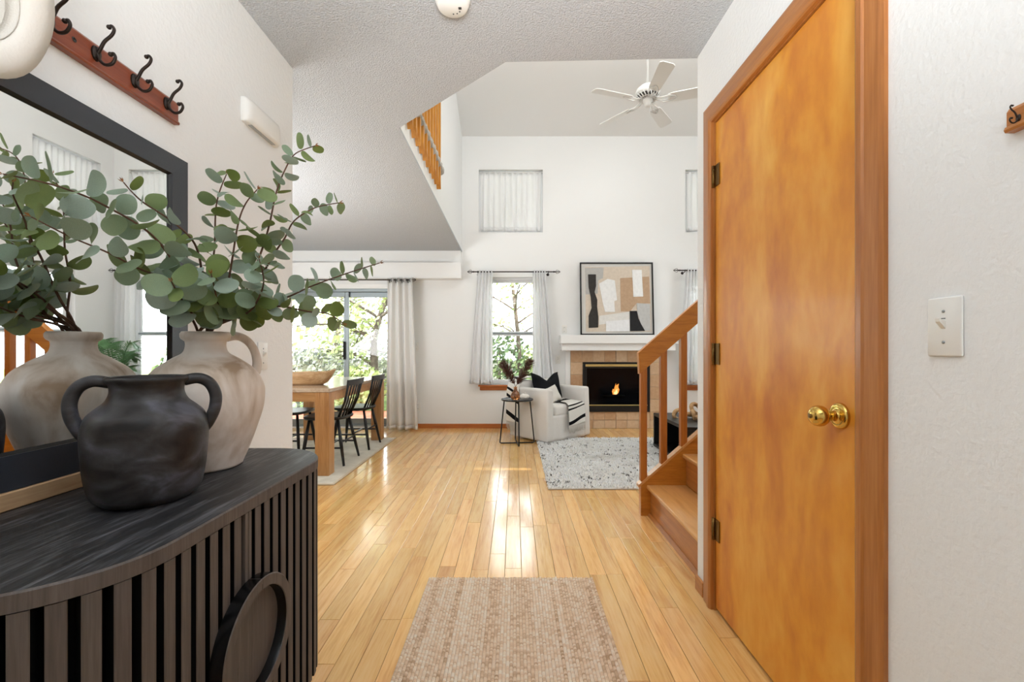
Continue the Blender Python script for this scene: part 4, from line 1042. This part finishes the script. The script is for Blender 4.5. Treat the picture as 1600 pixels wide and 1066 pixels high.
B().add([(xg, PI[0][0], PI[0][1]), (xg, PI[1][0], PI[1][1]), (xg, PI[2][0], PI[2][1]), (xg, PI[3][0], PI[3][1])], [(0, 1, 2, 3)]).build('mirror_glass', M_mirror, mr)

# vases on the console
def loft_prof(pts, n=5): return [(p.x, p.z) for p in spline([(r, 0, z) for r, z in pts], n)]
JX, JY = -.862, 1.252
jg = empty('clay_jug', (JX, JY, CT), 'large washed beige clay jug with one handle holding eucalyptus', 'jug')
prof = [(0, .0), (.080, .0), (.089, .006)]+loft_prof([(.090, .010), (.105, .047), (.124, .103), (.140, .158), (.1445, .203), (.140, .232), (.119, .271), (.080, .302), (.055, .318), (.048, .337), (.049, .350)])+[(.057, .356), (.060, .362), (.060, .371), (.056, .377), (.050, .375), (.045, .366), (.043, .34), (.048, .31), (.09, .26), (.09, .24), (0, .2)]
B().lathe(prof, (JX, JY, CT), 56).build('jug_body', M_jug, jg)
hd_ = (.82, .57)
def handle(cx, cy, d, pts, r): return [(cx+d[0]*a, cy+d[1]*a, CT+h) for a, h in [(p.x, p.z) for p in spline([(q[0], 0, q[1]) for q in pts], 6)]], r
p_, r_ = handle(JX, JY, hd_, [(.048, .362), (.075, .366), (.100, .352), (.117, .325), (.124, .290), (.120, .258)], .011)
B().tube(p_, [.011+.003*abs(i/(len(p_)-1)-.5) for i in range(len(p_))], 12).build('handle', M_jug, jg)
PX, PY = -.806, .985
pt = empty('clay_pot', (PX, PY, CT), 'dark charcoal two-handled clay pot at the front of the console', 'pot')
prof = [(0, 0), (.070, 0), (.080, .004)]+loft_prof([(.084, .008), (.097, .022), (.104, .055), (.108, .09), (.111, .14), (.109, .168), (.102, .188), (.088, .203), (.073, .217), (.066, .232), (.065, .245), (.068, .255)])+[(.073, .261), (.074, .266), (.070, .270), (.064, .268), (.060, .25), (.062, .22), (.09, .18), (.09, .15), (0, .12)]
B().lathe(prof, (PX, PY, CT), 56).build('pot_body', M_pot, pt)
for s in (-1, 1):
    p_, r_ = handle(PX, PY, (s*hd_[0], s*hd_[1]), [(.064, .258), (.090, .262), (.112, .250), (.124, .222), (.122, .190), (.110, .160), (.100, .145)], .012)
    B().tube(p_, .0125, 12).build('handle', M_pot, pt)

# ------------------------------------------------------------------ eucalyptus
def leaf_mesh(w, l, cup, fold, notch):
    n = 14; vs = [(0, 0, 0)]; 
    out = []
    for k in range(n+1):
        a = pi*k/n; r = 1.0
        y = l*(.5-.5*math.cos(a)); x = w*.5*math.sin(a)**.8
        if k == 0: y += 0
        out.append((x, y))
    bm = B(); vs = []; 
    for s in (0, .5, 1):
        for x, y in out:
            xx = x*s; vs.append((xx, y-(notch*(1-abs(y/l-.0))*(0)), fold*xx+cup*((y/l-.5)**2*l)-.25*cup*xx*xx/w))
    m = n+1
    fs = [(i, i+1, m+i+1, m+i) for i in range(n)]+[(m+i, m+i+1, 2*m+i+1, 2*m+i) for i in range(n)]
    vm = [(-x, y, z) for x, y, z in vs]; b = B(); b.add(vs, fs, True); b.add(vm, [tuple(f[::-1]) for f in fs], True)
    me = bpy.data.meshes.new('leaf'); me.from_pydata(b.v, [], b.f); me.polygons.foreach_set('use_smooth', [True]*len(b.f))
    bmm = bmesh.new(); bmm.from_mesh(me); bmesh.ops.remove_doubles(bmm, verts=bmm.verts, dist=1e-5); bmm.to_mesh(me); bmm.free()
    me.materials.append(M_leaf); return me
LM = [leaf_mesh(1.0, 1.0, .25, .18, 0), leaf_mesh(1.1, .95, -.2, .1, 0), leaf_mesh(.9, 1.05, .35, -.12, 0), leaf_mesh(.62, 1.1, .2, .15, 0)]
bb = B(); 
for k in range(5):
    a = 2*pi*k/5; bb.add([(0, 0, 0), (.5*math.cos(a-.4), .5*math.sin(a-.4), .6), (.7*math.cos(a), .7*math.sin(a), 1.2), (.5*math.cos(a+.4), .5*math.sin(a+.4), .6)], [(0, 1, 2, 3)])
bud0 = bb.build('bud', M_bud); BUDM = bud0.data; bpy.data.objects.remove(bud0)
def at(px, py, d): return Vector(((px-804)*d/700, d, 1.1+(545-py)*d/700))
camp = Vector((0, 0, 1.1))
er = random.Random(17); leaf_total = 0
def branch(pts, label, s0, big, small, start=.22, gap=.042, side=None):
    global leaf_total
    root_p = Vector((JX+er.uniform(-.02, .02), JY+er.uniform(-.02, .02), CT+.24))
    P3 = spline([root_p, Vector((JX+er.uniform(-.022, .022), JY+er.uniform(-.022, .022), CT+.375))]+[at(*p) for p in pts], 8)
    root = empty('eucalyptus_branch', root_p, label, 'branch', 'eucalyptus branches in the jug')
    n = len(P3); B().tube(P3, [.0038*(1-.65*i/(n-1)) for i in range(n)], 7).build('stem', M_stem, root)
    cum = [0]; s0_ = s0 or .115
    for i in range(1, n): cum.append(cum[-1]+(P3[i]-P3[i-1]).length)
    Ltot = cum[-1]; s = max(Ltot*start+.03, .135+s0_); ang = er.uniform(0, 6.28)
    while s < Ltot-.004:
        i = next(k for k in range(1, n) if cum[k] >= s); f = (s-cum[i-1])/(cum[i]-cum[i-1]+1e-9); p = P3[i-1].lerp(P3[i], f); d = (P3[i]-P3[i-1]).normalized()
        t = (s/Ltot-start)/(1-start); size = (big*(1-t)+small*t)*er.uniform(.85, 1.15)
        u = d.orthogonal().normalized(); w = d.cross(u)
        for q in (0, pi):
            if er.random() < .06: continue
            a = ang+q+er.uniform(-.3, .3); out = (u*math.cos(a)+w*math.sin(a)+d*er.uniform(.05, .55)+Vector((0, 0, er.uniform(-.2, .18)))).normalized()
            nrm = (d*.8+Vector((er.gauss(0, .55), er.gauss(0, .55), er.gauss(0, .55)))+(camp-p).normalized()*.45); nrm = nrm-out*nrm.dot(out)
            nrm = nrm.normalized() if nrm.length > .05 else out.orthogonal().normalized()
            xx = out.cross(nrm); rot = Matrix((xx, out, nrm)).transposed()
            o = bpy.data.objects.new('leaf', LM[3] if (t > .8 and er.random() < .5) else er.choice(LM[:3])); COL.objects.link(o); o.parent = root
            pos = p+out*.004
            # keep clear of the mirror and wall
            tipx = (pos+out*size).x
            if tipx < XL+.045: continue_fix = XL+.045-tipx; pos = pos+Vector((continue_fix, 0, 0)) if continue_fix < .02 else pos; out = Vector((abs(out.x), out.y, out.z)) if continue_fix >= .02 else out; xx = out.cross(nrm).normalized(); nrm = xx.cross(out).normalized(); rot = Matrix((xx, out, nrm)).transposed()
            o.matrix_local = Matrix.Translation(pos-root_p) @ rot.to_4x4() @ Matrix.Diagonal((size, size, size, 1)); leaf_total += 1
        ang += pi/2+er.uniform(-.35, .35); s += gap*(1-.35*t)*er.uniform(.8, 1.2)
    o = bpy.data.objects.new('bud', BUDM); COL.objects.link(o); o.parent = root; d = (P3[-1]-P3[-2]).normalized()
    o.matrix_local = Matrix.Translation(P3[-1]-root_p) @ d.to_track_quat('Z', 'Y').to_matrix().to_4x4() @ Matrix.Diagonal((.008, .008, .010, 1)); lab(o, 'dry brown seed bud')
    return root
branch([(372, 480, 1.25), (404, 405, 1.27), (420, 355, 1.28), (432, 300, 1.29), (447, 262, 1.30), (462, 240, 1.30), (492, 228, 1.30)], 'tall eucalyptus branch reaching highest, up and right of the jug', 0, .055, .036)
branch([(385, 470, 1.27), (425, 402, 1.28), (445, 372, 1.28), (460, 345, 1.28), (492, 325, 1.28), (530, 317, 1.28)], 'eucalyptus branch bending right at mid height below the tallest one', 0, .052, .03)
branch([(370, 490, 1.25), (425, 474, 1.24), (455, 462, 1.23), (490, 446, 1.22), (540, 428, 1.22), (593, 411, 1.22)], 'long eucalyptus branch pointing right across the sliding door', 0, .056, .032, .30)
branch([(368, 496, 1.25), (402, 482, 1.22), (440, 479, 1.2), (482, 487, 1.18), (512, 490, 1.17), (536, 505, 1.16)], 'lowest eucalyptus branch drooping to the right above the jug handle', 0, .052, .036, .3)
branch([(331, 490, 1.25), (327, 440, 1.25), (335, 390, 1.25), (337, 330, 1.25), (343, 300, 1.25), (354, 272, 1.25)], 'upright eucalyptus branch straight above the jug just right of the mirror', 0, .056, .038)
branch([(352, 460, 1.22), (362, 410, 1.2), (372, 350, 1.2), (384, 318, 1.2), (402, 296, 1.2)], 'eucalyptus branch with large leaves rising between the tallest and the upright ones', 0, .060, .046)
branch([(296, 490, 1.2), (284, 455, 1.15), (262, 436, 1.1), (220, 421, 1.02), (169, 395, .95), (110, 370, .9), (49, 339, .86)], 'long eucalyptus branch arching left low across the mirror', 0, .060, .046, .25)
branch([(318, 460, 1.22), (312, 405, 1.19), (298, 372, 1.16), (263, 342, 1.12), (226, 318, 1.08), (207, 301, 1.06), (193, 285, 1.05)], 'eucalyptus branch leaning up and left over the mirror corner', 0, .056, .042)
branch([(300, 460, 1.16), (245, 375, 1.04), (165, 322, .95), (90, 291, .88), (5, 272, .84)], 'eucalyptus branch reaching farthest left and high across the mirror', 0, .060, .046, .26)
branch([(340, 485, 1.18), (336, 455, 1.12), (330, 428, 1.08)], 'short eucalyptus branch facing the viewer at the jug mouth', 0, .058, .052, .42, .03)
branch([(300, 490, 1.14), (280, 462, 1.07), (268, 440, 1.02)], 'short eucalyptus branch with broad leaves left of the jug mouth', 0, .062, .054, .45, .03)
branch([(385, 490, 1.2), (402, 470, 1.17), (412, 440, 1.15), (405, 405, 1.14)], 'short eucalyptus branch above the jug handle', 0, .056, .046, .4, .03)

# ------------------------------------------------------------------ coat racks, hat
def hook_geo(root, x, y, z, s, sc=1):
    """s=+1: out along +x; -1: out along -x"""
    b = B(); X = lambda a: x+s*a
    b.lathe([(0, .004), (.011, .003), (.013, 0)][::-1], M=Matrix.Translation((x, y, z)) @ Matrix.Rotation(s*pi/2, 4, 'Y') @ Matrix.Diagonal((1.5, 1, 1.6, 1)), n=16)
    up = spline([(X(.002), y, z-.004), (X(.012), y, z+.012), (X(.022), y, z+.03), (X(.040), y, z+.046), (X(.046), y, z+.060), (X(.040), y, z+.069), (X(.033), y, z+.066)], 6)
    b.tube(up, [.0042-.001*i/len(up) for i in range(len(up))], 8); b.ell(up[-1], .0055, .0055, .0055, 10, 6)
    lo = spline([(X(.004), y, z), (X(.010), y, z-.016), (X(.024), y, z-.028), (X(.040), y, z-.026), (X(.049), y, z-.012), (X(.045), y, z+.000), (X(.037), y, z-.002)], 6)
    b.tube(lo, [.0042-.001*i/len(lo) for i in range(len(lo))], 8); b.ell(lo[-1], .0055, .0055, .0055, 10, 6)
    if sc != 1: b.v = [tuple(Vector((x, y, z))+(Vector(v)-Vector((x, y, z)))*sc) for v in b.v]
    return b.build('coat_hook', M_iron, root)
def rack(x, y0, y1, z0, z1, s, ys, hz, label, mat, sc=1):
    root = empty('coat_rack', (x, (y0+y1)/2, z0), label, 'coat rack')
    X = lambda a: x+s*a
    prof = [(0, z0), (.016, z0), (.018, z0+.004), (.016, z0+.009), (.013, z0+.0105), (.013, z1-.006), (.009, z1), (0, z1)]
    B().prism([(X(a), z) for a, z in prof], y0, y1, 'y').build('board', mat, root)
    for y in ys: hook_geo(root, X(.013), y, hz, s, sc)
    return root
ys_ = [.778+.114*k for k in range(6)]
ra = rack(XL, .73, 1.395, 1.796, 1.865, 1, ys_, 1.838, 'reddish wooden coat rack with dark scroll hooks high on the left wall', M_cherry)
lab(B().lathe([(.006, 0), (.0045, .001), (.004, -.001)], M=Matrix.Translation((XL+.0135, 1.065, 1.835)) @ Matrix.Rotation(pi/2, 4, 'Y'), n=14).build('screw_hole', M_slot, ra), 'dark screw hole')
rack(XR, .20, .753, 1.462, 1.502, -1, [.735, .64, .545, .45, .355, .26], 1.479, 'wooden coat rack with small hooks at the right edge of the wall past the switch', M_caseY, .30)
HM = Matrix.Translation((XL+.115, .765, 1.745)) @ Matrix.Rotation(math.radians(6), 4, 'Y') @ Matrix.Rotation(pi/2, 4, 'Y')
ht = empty('sun_hat', (XL+.06, .78, 1.75), 'cream felt hat hanging on the coat rack at the upper left', 'hat')
b = B(); n = 48; vs = []; prof = [(0, -.085), (.05, -.084), (.088, -.078), (.096, -.06), (.099, -.03), (.102, -.006), (.112, .002), (.13, .004), (.156, .0)]
for r, h in prof:
    for k in range(n):
        q = 2*pi*k/n; wv = .008*math.sin(3*q+1)*(max(0, r-.08)/.07); vs.append(HM @ Vector((r*math.cos(q)*1.02, r*math.sin(q), h+wv)))
b.add(vs, [(j*n+k, j*n+(k+1) % n, (j+1)*n+(k+1) % n, (j+1)*n+k) for j in range(len(prof)-1) for k in range(n)], True)
solid(b.build('hat_body', M_felt, ht), .004, 1)
b = B(); pr = [(.0785, -.02), (.0805, -.02), (.0805, -.006), (.0785, -.006)]
b.lathe([(.096, -.034), (.099, -.010)], M=HM, n=48, cap=False); lab(solid(b.build('sweatband', M_cream, ht), .002), 'inner band of the hat')

# ------------------------------------------------------------------ outside
struct(B().box(-30, 30, YB+.2, 40, -.3, -.16).build('ground_lawn', M_grass))
dk = empty('patio_deck', (-2.4, 7.3, -.1), 'reddish wooden patio deck outside the sliding glass door', 'deck')
for k in range(13):
    B().box(-4.6, -.6, YB+.2+k*.145, YB+.335+k*.145, -.16, -.05, .004).build('board', M_deck, dk)
fn = empty('garden_fence', (-2, 12, -.16), 'grey board fence across the garden behind the trees', 'fence')
for k in range(70):
    B().box(-8.5+k*.16, -8.355+k*.16, 12+(k % 2)*.012, 12.02+(k % 2)*.012, -.16, .80+R.uniform(-.01, .01)).build('board', M_fence, fn)
for z in (.1, .6): B().box(-8.5, 2.7, 12.04, 12.08, z, z+.08).build('rail', M_fence, fn)
def tree(x, y, h, spread, trunk, seed, nl, size, fol, label, low=.25, branches=9, group='garden trees'):
    rr = random.Random(seed); root = empty('tree', (x, y, -.16), label, 'tree', group)
    b = B(); tp = spline([(x, y, -.2), (x+rr.uniform(-.15, .15), y, h*.3), (x+rr.uniform(-.3, .3), y+rr.uniform(-.2, .2), h*.65), (x+rr.uniform(-.4, .4), y, h*.95)], 6)
    b.tube(tp, [trunk*(1-.8*i/(len(tp)-1)) for i in range(len(tp))], 8); tips = []
    for k in range(branches):
        i = rr.randint(int(len(tp)*low), len(tp)-2); p = tp[i]; a = rr.uniform(0, 2*pi); L_ = spread*rr.uniform(.6, 1.1)
        q = spline([p, p+Vector((math.cos(a)*L_*.4, math.sin(a)*L_*.4, L_*.22)), p+Vector((math.cos(a)*L_, math.sin(a)*L_, L_*rr.uniform(.1, .5)))], 5)
        b.tube(q, [trunk*.38*(1-.8*j/(len(q)-1)) for j in range(len(q))], 6); tips += q[3:]
        for _ in range(3):
            p2 = rr.choice(q[3:]); a2 = a+rr.uniform(-1.2, 1.2); l2 = L_*.5
            q2 = [p2, p2+Vector((math.cos(a2)*l2*.5, math.sin(a2)*l2*.5, l2*rr.uniform(-.1, .3))), p2+Vector((math.cos(a2)*l2, math.sin(a2)*l2, l2*rr.uniform(-.2, .4)))]
            b.tube(q2, [trunk*.16, trunk*.11, trunk*.05], 5); tips += q2[1:]
    tips += tp[int(len(tp)*.7):]
    b.build('trunk', M_bark, root)
    b = B()
    for k in range(nl):
        c = rr.choice(tips); s = spread*.16; p = c+Vector((rr.gauss(0, s), rr.gauss(0, s), rr.gauss(0, s*.8)))
        d = Vector((rr.gauss(0, 1), rr.gauss(0, 1), rr.gauss(0, 1))).normalized(); u = d.orthogonal().normalized()*size*rr.uniform(.6, 1.2); w = d.cross(u).normalized()*size*.5
        b.add([p-u, p+w, p+u, p-w], [(0, 1, 2, 3)], False, rr.random())
    stuff(b.build('foliage', M_fol[fol], root))
tree(-2.9, 9.6, 4.2, 1.5, .10, 1, 2300, .07, 0, 'sunlit yellow-green tree seen through the left pane of the sliding door')
tree(-4.3, 10.5, 4.0, 1.6, .10, 2, 2300, .07, 2, 'pale grey-green tree at the far left behind the sliding door')
tree(-1.9, 10.4, 4.4, 1.5, .09, 3, 2000, .07, 0, 'light green tree seen through the right pane of the sliding door')
tree(.15, 9.3, 4.5, 1.4, .06, 4, 1000, .055, 0, 'airy tree with thin bare branches outside the window behind the armchair', .3, 14)
tree(3.7, 9.0, 4.6, 1.5, .08, 5, 2600, .06, 1, 'dense green tree outside the window right of the fireplace')
tree(7.0, 5.3, 4.6, 1.6, .10, 6, 2600, .07, 1, 'dense green tree outside the side window of the living room')
def bush(x, y, r, h, seed, fol, label):
    rr = random.Random(seed); root = empty('bush', (x, y, -.16), label, 'bush', 'garden bushes')
    b = B()
    for k in range(7): a = rr.uniform(0, 6.28); b.tube([(x, y, -.2), (x+math.cos(a)*r*.3, y+math.sin(a)*r*.3, h*.4), (x+math.cos(a)*r*.6, y+math.sin(a)*r*.6, h*.8)], [.02, .014, .006], 5)
    b.build('stems', M_bark, root); b = B()
    for k in range(1500):
        d = Vector((rr.gauss(0, 1), rr.gauss(0, 1), rr.gauss(0, 1))).normalized(); p = Vector((x, y, h*.45))+Vector((d.x*r, d.y*r, d.z*h*.55))*rr.uniform(.6, 1.05)
        n_ = Vector((rr.gauss(0, 1), rr.gauss(0, 1), rr.gauss(0, 1))).normalized(); u = n_.orthogonal().normalized()*.06; w = n_.cross(u).normalized()*.035
        b.add([p-u, p+w, p+u, p-w], [(0, 1, 2, 3)], False, rr.random())
    stuff(b.build('foliage', M_fol[fol], root))
bush(-3.0, 8.6, .5, .75, 31, 0, 'bright green low bush beside the deck seen under the dining table')
bush(-1.85, 9.0, .6, 1.0, 32, 0, 'yellow-green bush right of the deck behind the far dining chair')
bush(-4.2, 9.2, .7, 1.1, 33, 2, 'grey-green bush left of the deck behind the wooden bowl')
bush(-2.5, 10.9, .9, 1.3, 34, 2, 'grey-green bush in front of the garden fence')
bush(-.3, 9.6, .8, 1.4, 35, 1, 'dark green bush low outside the window behind the armchair')
bush(.7, 9.9, .7, 1.3, 36, 0, 'yellow-green bush outside the window beside the darker bush')
bush(3.4, 8.3, .9, 1.5, 37, 1, 'dark green bush outside the window right of the fireplace')
print('leaves', leaf_total, 'objects', len(bpy.data.objects))
